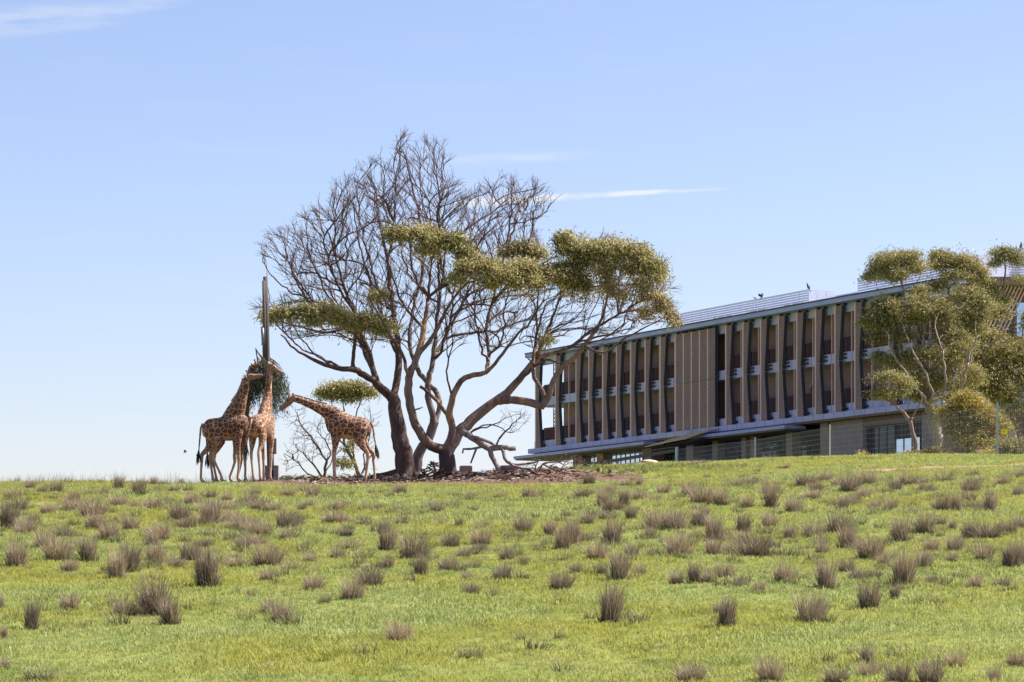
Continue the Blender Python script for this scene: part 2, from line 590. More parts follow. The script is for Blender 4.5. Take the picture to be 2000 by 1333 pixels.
def gn_scatter(name, pts, rots, scls, protos, mat):
    """one stuff object: clumps instanced on points"""
    pc = bpy.data.collections.new(name + '_clumps')
    for i, (v, t) in enumerate(protos):
        me = np_mesh(name + '_clump', v, t)
        me.materials.append(mat)
        po = bpy.data.objects.new(name + '_clump', me)
        pc.objects.link(po)
    me = bpy.data.meshes.new(name)
    me.vertices.add(len(pts)); me.vertices.foreach_set('co', np.asarray(pts, np.float32).ravel())
    at = me.attributes.new('rot', 'FLOAT_VECTOR', 'POINT'); at.data.foreach_set('vector', np.asarray(rots, np.float32).ravel())
    at = me.attributes.new('scl', 'FLOAT', 'POINT'); at.data.foreach_set('value', np.asarray(scls, np.float32))
    o = link(name, me, mat)
    ng = bpy.data.node_groups.new(name + '_scatter', 'GeometryNodeTree')
    ng.interface.new_socket('Geometry', in_out='INPUT', socket_type='NodeSocketGeometry')
    ng.interface.new_socket('Geometry', in_out='OUTPUT', socket_type='NodeSocketGeometry')
    N = ng.nodes; L = ng.links
    gi = N.new('NodeGroupInput'); go = N.new('NodeGroupOutput')
    ci = N.new('GeometryNodeCollectionInfo'); ci.inputs['Collection'].default_value = pc
    ci.inputs['Separate Children'].default_value = True; ci.inputs['Reset Children'].default_value = True
    ip = N.new('GeometryNodeInstanceOnPoints'); ip.inputs['Pick Instance'].default_value = True
    ra = N.new('GeometryNodeInputNamedAttribute'); ra.data_type = 'FLOAT_VECTOR'; ra.inputs[0].default_value = 'rot'
    sa = N.new('GeometryNodeInputNamedAttribute'); sa.data_type = 'FLOAT'; sa.inputs[0].default_value = 'scl'
    L.new(gi.outputs[0], ip.inputs['Points']); L.new(ci.outputs[0], ip.inputs['Instance'])
    L.new(ra.outputs['Attribute'], ip.inputs['Rotation']); L.new(sa.outputs['Attribute'], ip.inputs['Scale'])
    L.new(ip.outputs[0], go.inputs[0])
    md = o.modifiers.new('scatter', 'NODES'); md.node_group = ng
    tag(o, kind='stuff')
    return o


def scatter_pts(n_per_m2, d0, d1, margin, keep, rng):
    """even random points on the ground in the wedge the photograph looks over"""
    w1 = d1 * 1000 / F + margin
    n = int(n_per_m2 * 2 * w1 * (d1 - d0))
    x = rng.uniform(-w1, w1, n); d = rng.uniform(d0, d1, n)
    k = (np.abs(x) < d * 1000 / F + margin) & keep(x, d)
    x, d = x[k], d[k]
    return np.stack([x, d, terr(x, d)], 1)


def not_bare(x, d):
    dv = dirt_val(x, d)
    pv = path_dist(x, d) + 0.22 * wob(x * 1.7, d * 1.7)
    r = RNG.random(len(x))
    return ((dv > 1.0) | (r < 0.03)) & ((pv > 0.5) | (r < 0.10) | (r < (pv - 0.3)))


def rots_for(n, rng, tilt=0.12):
    return np.stack([rng.normal(0, tilt, n), rng.normal(0, tilt, n), rng.uniform(0, 6.283, n)], 1)


gp = [blades(36, 0.18, 0.025, 0.085, 0.012, 0.8, np.random.default_rng(40 + i)) for i in range(6)]
P1 = scatter_pts(42, 38, 74, 4.0, not_bare, RNG)
P2 = scatter_pts(27, 74, 152, 4.0, not_bare, RNG)
P3 = scatter_pts(17, 34, 150, 12.0, lambda x, d: (np.abs(x) >= d * 1000 / F + 4.0) & not_bare(x, d), RNG)
PP = np.vstack([P1, P2, P3])
big = 1.0 + 0.35 * np.sin(PP[:, 0] * 0.9 + 1.7 * np.sin(PP[:, 1] * 0.5)) * np.sin(PP[:, 1] * 0.8 + 2.0)
sc_ = RNG.uniform(0.75, 1.25, len(PP)) * big * np.where(PP[:, 1] > 74, 1.18, 1.0) * np.where((PP[:, 1] > 104) & (np.abs(PP[:, 0] + 4) < 9.5), 0.55, 1.0)
gn_scatter('grass', PP, rots_for(len(PP), RNG), sc_, gp, M_GRASS)

# taller herbs on the bank behind the fallen limbs, and thin seed stalks along the crest
wp = [blades(46, 0.2, 0.08, 0.30, 0.035, 0.8, np.random.default_rng(70 + i)) for i in range(4)]


def bank(x, d):
    c = np.hypot((x - 3.2) / 4.2, (d - 119.5) / 4.2) + 0.25 * wob(x, d)
    c2 = np.hypot((x - 7.0) / 3.5, (d - 120.5) / 3.0) + 0.3 * wob(x, d)
    return ((c < 0.95) | (c2 < 0.7)) & (dirt_val(x, d) > 1.0)


WP = scatter_pts(6, 112, 128, 1, bank, RNG)
SP = scatter_pts(0.9, 108, 124, 1, lambda x, d: (x < -9) & (dirt_val(x, d) > 1.05), RNG)
WP2 = scatter_pts(2.2, 121, 128, 1, lambda x, d: (x > -9) & (x < -1.5), RNG)
WA = np.vstack([WP, WP2])
gn_scatter('weeds', WA, rots_for(len(WA), RNG), RNG.uniform(0.4, 1.0, len(WA)), wp, M_WEED)
M_STALK = mat_blade('dry_stalk', [(0.0, (0.20, 0.15, 0.10)), (1.0, (0.36, 0.30, 0.20))], trans=0.2)
stp = [blades(9, 0.2, 0.22, 0.62, 0.009, 0.35, np.random.default_rng(90 + i), seg=3) for i in range(4)]
SP2 = scatter_pts(0.35, 60, 122, 1, lambda x, d: (dirt_val(x, d) > 1.05) & ((x < -4) | (d < 106)), RNG)
SA = np.vstack([SP, SP2])
gn_scatter('seed_stalks', SA, rots_for(len(SA), RNG), RNG.uniform(0.6, 1.1, len(SA)), stp, M_STALK)


# bark chips and leaf litter on the bare earth
def chip(rng):
    V = []; T = []
    for _ in range(16):
        x, y = rng.normal(0, 0.22, 2); an = rng.random() * 6.28; l = rng.uniform(0.03, 0.11); w = rng.uniform(0.012, 0.04)
        c, s = math.cos(an), math.sin(an); z = rng.uniform(0.005, 0.04); dz = rng.normal(0, 0.03)
        b0 = len(V)
        V += [(x - c * l - s * w, y - s * l + c * w, z + 0.01), (x - c * l + s * w, y - s * l - c * w, z), (x + c * l + s * w, y + s * l - c * w, z + abs(dz)), (x + c * l - s * w, y + s * l + c * w, z + abs(dz) + 0.01), (x, y, z + 0.03)]
        T += [(b0, b0 + 1, b0 + 4), (b0 + 1, b0 + 2, b0 + 4), (b0 + 2, b0 + 3, b0 + 4), (b0 + 3, b0, b0 + 4)]
    return np.array(V), np.array(T)


cp = [chip(np.random.default_rng(20 + i)) for i in range(5)]
LPt = scatter_pts(11, 111, 127, 1, lambda x, d: (dirt_val(x, d) < 1.05) & (RNG.random(len(x)) < np.clip(1.25 - np.hypot((x + 2.5) / 6.0, (d - 119) / 6), 0.1, 1)), RNG)
gn_scatter('leaf_litter', LPt, rots_for(len(LPt), RNG, 0.1), np.clip(RNG.lognormal(-0.35, 0.45, len(LPt)), 0.35, 2.2), cp, M_CHIP)

# ------------------------------------------------------------------ dry grass tussocks, one by one
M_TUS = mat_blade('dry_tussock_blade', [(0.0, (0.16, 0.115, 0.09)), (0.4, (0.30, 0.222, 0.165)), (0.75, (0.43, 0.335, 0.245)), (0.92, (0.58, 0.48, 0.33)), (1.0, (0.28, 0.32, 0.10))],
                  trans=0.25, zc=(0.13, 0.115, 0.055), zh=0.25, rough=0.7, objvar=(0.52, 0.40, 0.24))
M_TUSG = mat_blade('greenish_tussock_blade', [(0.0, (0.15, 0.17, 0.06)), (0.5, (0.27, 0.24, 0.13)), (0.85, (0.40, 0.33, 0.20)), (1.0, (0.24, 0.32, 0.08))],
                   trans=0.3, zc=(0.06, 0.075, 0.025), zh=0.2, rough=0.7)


def tus_mesh(kind, seed):
    rng = np.random.default_rng(seed)
    if kind == 'tall':
        sets = [blades(330, 0.19, 0.5, 1.0, 0.017, 0.26, rng, seg=3), blades(150, 0.27, 0.2, 0.6, 0.018, 0.6, rng, seg=2)]
    elif kind == 'round':
        sets = [blades(360, 0.30, 0.42, 1.0, 0.018, 0.42, rng, seg=3, droop=0.08), blades(190, 0.36, 0.15, 0.5, 0.017, 0.9, rng, seg=2)]
    else:
        sets = [blades(280, 0.34, 0.3, 1.0, 0.020, 0.6, rng, seg=3, droop=0.12), blades(170, 0.42, 0.1, 0.5, 0.018, 1.0, rng, seg=2)]
    sets.append(blades(16 if kind != 'low' else 8, 0.18, 1.0, 1.4, 0.011, 0.25, rng, seg=3))
    V = []; T = []; o = 0
    for v, t in sets:
        V.append(v); T.append(t + o); o += len(v)
    return np_mesh('grass_tussock', np.vstack(V), np.vstack(T))


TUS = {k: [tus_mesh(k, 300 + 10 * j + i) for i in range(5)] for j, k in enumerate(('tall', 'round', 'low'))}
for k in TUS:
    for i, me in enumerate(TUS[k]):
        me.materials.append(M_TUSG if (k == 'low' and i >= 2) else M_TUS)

Z5 = """115,112,40,40 225,128,55,55 160,128,40,30 345,142,40,25 410,140,40,40 463,118,45,60 545,135,55,65 605,95,30,35 708,92,20,25 620,130,50,30 680,127,40,30 825,148,45,35 1000,132,40,25 1125,142,60,40 1275,150,40,20 1565,130,50,45 1450,132,30,22 1520,145,30,15 1832,150,40,28 1955,147,45,30 50,150,60,45 75,195,70,55 190,210,70,50 285,200,80,60 360,220,120,80 465,180,70,50 555,188,100,40 655,180,30,30 750,175,70,60 700,235,80,80 720,270,80,50 825,250,80,100 890,195,80,45 905,248,60,60 1010,190,70,45 1065,195,70,40 1205,182,50,35 1180,195,40,30 1320,200,60,55 1420,198,40,25 1475,195,40,25 1555,203,45,35 1705,202,55,45 1760,178,50,25 30,270,80,110 100,280,80,60 130,245,60,40 370,270,90,80 400,305,60,40 510,275,70,70 250,300,70,50 180,345,80,80 225,395,110,110 345,400,70,100 65,415,80,100 275,430,60,50 455,470,70,120 500,435,80,110 595,335,50,60 625,315,80,80 610,410,70,90 690,425,70,60 740,390,80,80 820,300,90,40 810,340,50,40 815,500,90,170 920,420,100,60 960,285,60,60 1010,295,90,70 950,345,60,50 1000,335,80,50 1120,270,90,90 1120,310,60,50 1165,250,40,40 1040,415,110,100 1130,435,60,40 1190,350,40,35 1212,400,50,45 1315,390,60,55 1355,298,55,50 1330,248,55,40 1370,345,90,45 1425,245,40,30 1570,250,60,25 1495,290,45,60 1510,358,70,100 1610,393,120,120 1515,423,45,50 1640,450,55,80 1725,250,50,30 1795,262,30,40 1760,335,70,60 1885,270,60,30 1880,330,80,70 1875,355,60,40 1810,380,50,50 1755,432,80,60 1845,420,70,40 1965,475,70,70 1980,393,60,60 1820,475,50,50 1840,525,60,50 1925,533,50,30 120,665,60,120 275,587,75,75 15,700,30,60 5,580,30,60 490,607,90,75 550,610,60,50 610,600,140,160 665,645,85,110 1045,475,60,40 1225,512,90,70 1375,545,80,90 1445,500,100,90 1055,600,80,60 1100,633,85,85 975,540,40,20 1270,560,50,30 1560,713,95,100 1840,775,100,60 160,858,140,70 20,822,40,20"""
Z6 = """60,232,40,50 95,225,70,40 275,232,60,50 315,215,30,20 385,200,40,25 447,182,50,35 497,180,30,35 352,265,50,80 435,258,40,65 465,315,50,60 495,242,60,55 550,245,70,40 595,210,50,40 295,328,60,50 370,315,70,45 390,280,40,20 570,355,120,90 540,375,50,45 640,355,80,90 735,340,60,80 710,390,70,40 790,400,70,110 785,460,60,80 840,445,60,50 655,460,100,110 690,220,70,60 740,250,90,80 820,255,60,70 870,185,80,45 930,180,60,40 920,265,60,50 1010,265,60,90 1100,285,70,70 985,185,40,30 1040,185,40,25 1145,185,80,60 1190,200,60,40 1180,235,60,50 1225,165,60,50 1270,180,50,35 1320,205,80,80 1385,175,80,60 1295,275,50,60 1250,265,40,30 1380,230,60,50 1480,275,60,55 1420,270,60,40 1550,180,80,50 1610,170,40,30 1690,165,90,55 1790,205,80,60 1785,245,60,50 1795,140,50,30 1940,145,60,30 1920,175,60,40 1980,220,50,50 1680,280,80,70 1740,285,50,80 1865,290,55,90 1820,290,40,40 1650,205,40,20 900,365,60,80 905,410,50,60 1005,340,70,65 950,460,140,110 1085,390,50,60 1175,380,80,70 1275,365,90,90 1310,430,70,100 1400,465,110,100 1210,445,60,60 1450,500,50,60 1060,555,90,85 1230,585,85,120 1310,515,60,60 1350,555,80,60 1420,545,60,40 1525,575,85,140 1495,625,45,60 1395,665,90,110 1610,510,60,80 1520,400,70,100 1615,365,80,90 1675,335,45,45 1790,385,70,80 1730,440,70,80 1640,440,60,60 1720,475,40,40 1845,470,80,70 1950,505,70,100 1990,490,60,90 1940,370,80,60 1985,350,60,60 40,365,70,80 150,380,50,70 195,435,70,90 235,410,60,100 45,490,50,40 390,415,70,100 330,470,80,80 470,460,60,60 415,550,80,120 250,520,50,45 355,530,40,50 500,535,50,50 190,585,85,75 645,565,60,60 710,560,50,80 770,560,70,60 830,540,80,70 880,575,60,40 965,595,50,50 1810,578,60,55 1915,572,65,40 380,720,90,170 835,735,70,130 1165,720,130,140 805,690,40,50 1640,565,50,40 700,946,110,80 1010,950,110,110 1265,950,90,70 1385,880,60,80 1385,925,90,70 1510,950,100,90 1635,950,100,110 1730,885,90,60 1970,885,70,60 1880,946,50,40 710,105,40,25 745,98,30,20 1075,112,20,15 1015,85,25,12"""
tus = []
for src, ox, oy in ((Z5, 0, 900), (Z6, 1000, 860)):
    for it in src.split():
        x, y, w, h = map(float, it.split(','))
        tus.append((ox + x / 2, oy + y / 2, w / 2, h / 2))
COLS = [(105, 'by the left frame edge'), (300, 'left of the giraffes'), (450, 'below the two overlapping giraffes'), (560, 'below the feeding pole'), (720, 'below the lone right giraffe'),
        (840, 'below the dark trunk'), (960, 'below the forked trunk'), (1110, 'below the fallen limb'), (1260, 'below the building\'s open corner'), (1420, 'below the closed screen panel'),
        (1560, 'below the uniform sunshades'), (1700, 'below the white fence post'), (1860, 'below the multi-stemmed tree'), (2100, 'by the right frame edge')]
ROWS = [(912, 'up on the bank'), (965, 'at the crest'), (1010, 'just under the crest'), (1062, 'in the upper field'), (1110, 'halfway down the field'), (1180, 'in the lower field'), (1260, 'in the open foreground'), (1400, 'at the bottom edge')]
info = []
for (px, py, w, h) in tus:
    x, d, z = hit(px, py)
    wm, hm = w * d / F, h * d / F
    kind = 'tall' if hm > 1.15 * wm else ('round' if hm > 0.62 * wm else 'low')
    c = next(t for lim, t in COLS if px < lim); r = next(t for lim, t in ROWS if py < lim)
    info.append(dict(px=px, py=py, x=x, d=d, z=z, w=wm, h=hm, kind=kind, key=(kind, c, r)))
for j_ in range(33):                      # small late ones filling in towards the crest
    r3 = random.Random(900 + j_)
    px = r3.choice([r3.uniform(0, 700), r3.uniform(1050, 2000)]); py = r3.uniform(958 if px < 1000 else 925, 1060)
    x, d, z = hit(px, py); hm = r3.uniform(0.22, 0.45); wm = hm * r3.uniform(0.8, 1.9)
    kind = 'tall' if hm > 1.15 * wm else ('round' if hm > 0.62 * wm else 'low')
    c = next(t for lim, t in COLS if px < lim); r = next(t for lim, t in ROWS if py < lim)
    info.append(dict(px=px, py=py, x=x, d=d, z=z, w=wm, h=hm, kind=kind, key=(kind, c, r)))
cells = {}
for q in info:
    cells.setdefault(q['key'], []).append(q)
ADJ = {'tall': 'tall narrow', 'round': 'rounded', 'low': 'low spreading'}
ORD = ['leftmost', 'second from left', 'third from left', 'fourth from left', 'fifth from left', 'sixth from left', 'seventh from left', 'eighth from left', 'ninth from left', 'tenth from left', 'eleventh from left', 'twelfth from left']
NUM = {2: 'two', 3: 'three', 4: 'four', 5: 'five', 6: 'six', 7: 'seven', 8: 'eight', 9: 'nine', 10: 'ten', 11: 'eleven', 12: 'twelve'}
for (kind, c, r), lst in cells.items():
    lst.sort(key=lambda q: q['px'])
    for i, q in enumerate(lst):
        cc = c
        if len(lst) == 1:
            q['label'] = f"{ADJ[kind]} dry tussock {r} {cc}"
        else:
            q['label'] = f"{ORD[i]} of {NUM[len(lst)]} {ADJ[kind].split()[0]} tussocks {r} {cc}"
        if len(q['label'].split()) > 16:
            q['label'] = q['label'].replace(' the ', ' ')
for i, q in enumerate(info):
    rr = random.Random(i * 7 + 1)
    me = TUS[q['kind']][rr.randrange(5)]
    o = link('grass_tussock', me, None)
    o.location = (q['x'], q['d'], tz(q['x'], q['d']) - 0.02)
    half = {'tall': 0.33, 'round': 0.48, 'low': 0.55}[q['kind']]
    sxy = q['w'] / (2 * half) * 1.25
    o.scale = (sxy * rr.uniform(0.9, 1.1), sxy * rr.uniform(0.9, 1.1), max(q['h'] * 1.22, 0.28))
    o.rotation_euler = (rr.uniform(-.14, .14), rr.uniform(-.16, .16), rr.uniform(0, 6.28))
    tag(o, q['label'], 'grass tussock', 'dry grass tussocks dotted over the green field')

# the many small tufts between them, too many and too small to single out
TF = [blades(60, 0.16, 0.12, 0.34, 0.013, 0.6, np.random.default_rng(800 + i), seg=3, droop=0.2) for i in range(5)]
tr_ = np.random.default_rng(31)
tx, td = [], []
for q in info:
    k = tr_.poisson(2.4 if q['d'] > 66 else 1.6)
    for _ in range(k):
        tx.append(q['x'] + tr_.normal(0, 0.9 + q['w'])); td.append(q['d'] + tr_.normal(0, 1.4))
for _ in range(300):
    d = tr_.uniform(62, 124); tx.append(tr_.uniform(-1, 1) * d * 1030 / F); td.append(d)
tx, td = np.array(tx), np.array(td)
k = (dirt_val(tx, td) > 1.02) & (path_dist(tx, td) > 0.6) & ~((np.abs(tx + 3) < 7) & (td > 104)) & (td > 41)
tx, td = tx[k], td[k]
gn_scatter('grass_tufts', np.stack([tx, td, terr(tx, td) - 0.01], 1), rots_for(len(tx), tr_), tr_.uniform(0.45, 1.1, len(tx)), TF, M_TUSG)

# ------------------------------------------------------------------ long two-storey building on the hilltop
M_CONC = mat_noise('blue_grey_concrete', (0.39, 0.385, 0.58), (0.45, 0.445, 0.65), 1.2, 0.75, 0.15, stretch=(1, 1, 0.35), c3=(0.33, 0.33, 0.50))
M_FASCIA = mat_noise('zinc_roof_edge', (0.27, 0.30, 0.55), (0.33, 0.36, 0.62), 0.8, 0.5, 0.05)
M_TAN = mat_noise('fin_edge_metal', (0.55, 0.365, 0.335), (0.62, 0.42, 0.38), 1.5, 0.6, 0.05)
M_WALL = mat_noise('beige_render', (0.27, 0.165, 0.175), (0.31, 0.195, 0.205), 2.0, 0.9, 0.2)
M_RED = mat_noise('dark_red_cladding', (0.065, 0.008, 0.015), (0.08, 0.011, 0.019), 1.5, 0.65, 0.05)
M_DARK = mat_noise('dark_steel', (0.025, 0.03, 0.045), (0.035, 0.04, 0.055), 2.0, 0.5)
M_SOFFIT = mat_noise('brown_timber_soffit', (0.15, 0.095, 0.075), (0.19, 0.12, 0.095), 2.5, 0.7, 0.1, stretch=(0.2, 3, 1))
M_COLUMN = mat_noise('brown_column_render', (0.24, 0.165, 0.15), (0.29, 0.205, 0.18), 2.0, 0.85, 0.15)
M_SLAT = mat_noise('oiled_timber_slat', (0.62, 0.40, 0.22), (0.70, 0.46, 0.27), 3.0, 0.6, 0.1, stretch=(0.2, 3, 3))
M_WHITE = mat_noise('white_louvre_paint', (0.60, 0.585, 0.63), (0.66, 0.645, 0.68), 1.5, 0.6)
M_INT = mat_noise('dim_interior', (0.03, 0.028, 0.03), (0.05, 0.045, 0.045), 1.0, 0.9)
M_GREYW = mat_noise('grey_brown_panel', (0.25, 0.19, 0.18), (0.30, 0.23, 0.215), 1.5, 0.85, 0.1)
M_PANE, b_, bs_, o_ = newmat('window_glass')
bs_.inputs['Base Color'].default_value = (0.55, 0.66, 0.80, 1); bs_.inputs['Metallic'].default_value = 0.85; bs_.inputs['Roughness'].default_value = 0.06
M_DGLASS, b_, bs_, o_ = newmat('dark_glass')
bs_.inputs['Base Color'].default_value = (0.012, 0.014, 0.02, 1); bs_.inputs['Roughness'].default_value = 0.05
bs_.inputs['Specular IOR Level'].default_value = 0.25


def mat_perf():
    """punched metal: rows of slanted slots, darker where the holes are"""
    m, b, bs, out = newmat('perforated_bronze_screen')
    g = b.n('ShaderNodeTexCoord'); s = b.n('ShaderNodeSeparateXYZ'); b.put(s.inputs[0], g.outputs['Object'])
    u = b.m('ADD', b.m('MULTIPLY', s.outputs[0], 6.4), b.m('MULTIPLY', s.outputs[2], 3.2))
    v = b.m('SUBTRACT', b.m('MULTIPLY', s.outputs[2], 4.8), b.m('MULTIPLY', s.outputs[0], 6.4))
    hu = b.m('ABSOLUTE', b.m('SUBTRACT', b.m('FRACT', u), 0.5)); hv = b.m('ABSOLUTE', b.m('SUBTRACT', b.m('FRACT', v), 0.5))
    hole = b.m('MULTIPLY', b.mapr(hu, 0.40, 0.22), b.mapr(hv, 0.42, 0.26))
    nz = b.noise(g.outputs['Object'], 1.3, 4, 0.6)
    c = b.mix(b.mapr(nz, 0.3, 0.7), (0.29, 0.17, 0.165), (0.36, 0.215, 0.20))
    c = b.mix(hole, c, (0.042, 0.026, 0.032))
    b.put(bs.inputs['Base Color'], c)
    bs.inputs['Roughness'].default_value = 0.6; bs.inputs['Metallic'].default_value = 0.2
    return m


M_PERF = mat_perf()

DT = Vector((0.446, -0.895, 0)).normalized(); IN = Vector((0.895, 0.446, 0)).normalized()
BO = Vector((1.533, 230.0, 9.8))
bld = empty('hotel_building', BO, math.atan2(DT.y, DT.x))
tag(bld, 'long two-storey building with bronze perforated sunshades on hilltop', 'building')
Z0 = 9.8


def t_of(px, o=0.0):
    u = (px - CX) / F
    return (BO.y * u - IN.y * o * u - BO.x + IN.x * o) / (DT.x - DT.y * u)


def z_of(px, py, o=0.0):
    t = t_of(px, o)
    D = BO.y + DT.y * t - IN.y * o
    return (CY - py) / F * D - Z0


def bbox(name, t0, t1, y0, y1, z0, z1, mat, parent=bld):
    return MB().box(t0, t1, y0, y1, z0 - Z0, z1 - Z0).build(name, mat, parent)


TE = 55.2                      # far corner of the long front
bbox('roof_slab', 0.35, TE + 0.4, -0.8, 11, 20.57, 20.9, M_FASCIA)
bbox('roof_flashing', 0.33, TE + 0.4, -0.84, -0.78, 20.84, 20.93, M_DARK)
bbox('roof_beam', 0.6, TE, 0.02, 0.5, 20.02, 20.567, M_CONC)
bbox('floor_slab', 0.4, TE, 0.0, 4.2, 16.93, 17.55, M_CONC)
bbox('upstand', 0.34, TE, 0.0, 0.3, 13.772, 14.34, M_CONC)
bbox('ledge', 0.43, TE + 0.3, -0.6, 10.0, 13.43, 13.77, M_CONC)
# body behind the balconies
WB = t_of(1101, -1.25)
bbox('wall', WB, TE, 1.25, 1.5, 13.775, 16.925, M_WALL)
bbox('wall', WB, TE, 1.25, 1.5, 17.555, 20.56, M_WALL)
bbox('wall', WB + 0.02, WB + 0.21, 1.52, 10.8, 13.775, 16.925, M_WALL)
bbox('wall', WB + 0.02, WB + 0.21, 1.52, 10.8, 17.555, 20.01, M_WALL)
bbox('wall', WB + 0.22, TE, 10.5, 10.75, 13.775, 20.56, M_WALL)

jm = MB()
for k in range(46):                    # open joints between the precast pieces
    t = 1.4 + 1.18 * k
    if t < TE - 0.3:
        jm.box(t, t + 0.03, -0.604, -0.6005, 13.44 - Z0, 13.76 - Z0).box(t, t + 0.03, -0.004, -0.0005, 13.78 - Z0, 14.33 - Z0).box(t, t + 0.03, -0.004, -0.0005, 16.94 - Z0, 17.54 - Z0)
tag(jm.build('panel_joint', M_DARK, bld), kind='stuff')

# balustrades, posts and sunshades, one for each bay
fin_px = [1047, 1086, 1126, 1151, 1178.5, 1205, 1233, 1261, 1290.5]
fin_px2 = [1418.5, 1452, 1486.5, 1521, 1557, 1593.5, 1631.5, 1670.5, 1737, 1782]
T1 = [t_of(p, 0.3) for p in fin_px]; T2 = [t_of(p, 0.3) for p in fin_px2]
ga, gb = t_of(1320, 0.3), t_of(1399, 0.3)
edges = T1 + [ga, gb] + T2 + [TE]
for a_, b_ in zip(edges[:-1], edges[1:]):
    for z in (14.345, 17.555):
        if a_ == ga:
            continue
        bal = bbox('balustrade', a_ + 0.06, b_ - 0.06, 0.32, 0.38, z, z + 0.93, M_RED)
        MB().box(a_ + 0.06, b_ - 0.06, 0.30, 0.40, z + 0.932 - Z0, z + 0.97 - Z0).build('handrail', M_DARK, bal)
for t in T1[1:] + T2:
    for z0, z1 in ((14.345, 16.925), (17.555, 20.015)):
        bbox('post', t + 1.18, t + 1.27, 0.10, 0.22, z0, z1, M_TAN)

def fin_mesh(wid, ztop, zbot):
    """folded screen, standing off the slab edge; wid(s) = width at s in 0 (bottom) .. 1 (top)"""
    face, strip, ret = MB(), MB(), MB()
    n = 8
    cs = []
    for k in range(n + 1):
        s = k / n
        z = zbot + (ztop - zbot) * s - Z0
        w = wid(s)
        A = (0.0, -0.39); B = (0.21, -0.42); Cc = (w - 0.02, -0.37); Dd = (w + 0.03, -0.16)
        cs.append((z, A, B, Cc, Dd))

    def ribbon(mb, i, j, th):
        for k in range(n):
            z0, z1 = cs[k][0], cs[k + 1][0]
            q = []
            for zz, c in ((z0, cs[k]), (z1, cs[k + 1])):
                p0, p1 = Vector(c[1 + i]), Vector(c[1 + j])
                d = (p1 - p0).normalized(); nn = Vector((-d.y, d.x)) * th
                q.append([(*p0, zz), (*p1, zz), (*(p1 + nn), zz), (*(p0 + nn), zz)])
            a, b = q
            fs = [(0, 1, 5, 4), (1, 2, 6, 5), (2, 3, 7, 6), (3, 0, 4, 7)]
            if k == 0:
                fs.append((3, 2, 1, 0))
            if k == n - 1:
                fs.append((4, 5, 6, 7))
            mb.add(a + b, fs)
    ribbon(face, 1, 2, 0.03); ribbon(strip, 0, 1, 0.03); ribbon(ret, 2, 3, 0.03)
    return face.mesh('sunshade'), strip.mesh('edge_strip'), ret.mesh('return_panel')


up = fin_mesh(lambda s: 0.56 + 0.31 * s, 20.42, 17.02)
lo = fin_mesh(lambda s: 0.90 - 0.34 * s, 17.00, 13.83)
pl = fin_mesh(lambda s: 1.06, 20.42, 17.02)
pl2 = fin_mesh(lambda s: 1.06, 17.00, 13.66)
pe = fin_mesh(lambda s: 1.02 + 0.10 * abs(2 * s - 1), 20.42, 17.02)
for ms in (up, lo, pl, pl2, pe):
    for me, mm in zip(ms, (M_PERF, M_TAN, M_DARK)):  # return panel's shade is put into its colour with the dark material
        me.materials.append(mm)
brk = MB()
for z in (17.12, 17.36):
    brk.box(0.35, 0.90, -0.16, -0.002, z - Z0, z + 0.09 - Z0)
brk = brk.mesh('bracket'); brk.materials.append(M_DARK)
brk2 = MB().box(0.4, 1.05, -0.16, -0.002, 13.95 - Z0, 14.06 - Z0).mesh('bracket'); brk2.materials.append(M_DARK)
brk3 = MB().box(0.1, 0.16, -0.3, -0.05, 20.42 - Z0, 20.566 - Z0).box(0.9, 0.96, -0.3, -0.05, 20.42 - Z0, 20.566 - Z0).mesh('hanger'); brk3.materials.append(M_DARK)


def put_fin(t, ms, extra):
    f = link('sunshade', ms[0], None, bld); f.location = (t, 0, 0)
    link('edge_strip', ms[1], None, f); link('return_panel', ms[2], None, f)
    for me in extra:
        link(me.name.split('.')[0], me, None, f)


for t in T1 + T2:
    put_fin(t, up, (brk, brk3)); put_fin(t, lo, (brk2,))
npl = 5
for k in range(npl):
    t = ga + (gb - ga) * k / npl
    put_fin(t, pl, (brk3,)); put_fin(t, pl2, (brk2,))
# end screens seen through the open corner
for y in (1.6, 4.4):
    for (z0, z1, w0, w1) in ((14.4, 16.9, 0.9, 0.35), (17.6, 20.4, 0.3, 0.9)):
        lat = MB()
        m_ = 9
        for k in range(m_):
            s0 = k / m_; s1 = min(1, s0 + 0.24)
            wa, wb_ = w0 + (w1 - w0) * s0, w0 + (w1 - w0) * s1
            lat.bar((0.36, y, z0 + (z1 - z0) * s0 - Z0), (0.36, y + wb_, z0 + (z1 - z0) * s1 - Z0), 0.04, 0.05)
        lat.bar((0.36, y, z0 - Z0), (0.36, y, z1 - Z0), 0.06); lat.bar((0.36, y + w0, z0 - Z0), (0.36, y + w1, z1 - Z0), 0.06)
        lat.build('end_lattice', M_DARK, bld)
for z in (14.345, 17.555):
    bbox('balustrade', 0.5, 0.56, 0.45, 5.8, z, z + 0.93, M_RED)

# canopies over the ground floor
for (pa, pb) in ((1003, 1257), (1335, 1532)):
    ta, tb = t_of(pa, 1.6), t_of(pb, 1.6)
    zt = 13.22
    can = bbox('canopy', ta, tb, -1.6, -0.02, zt - 0.20, zt, M_FASCIA)
    MB().box(ta + 0.1, tb - 0.1, -1.5, 1.99, zt - 0.30 - Z0, zt - 0.204 - Z0).build('soffit', M_SOFFIT, can)
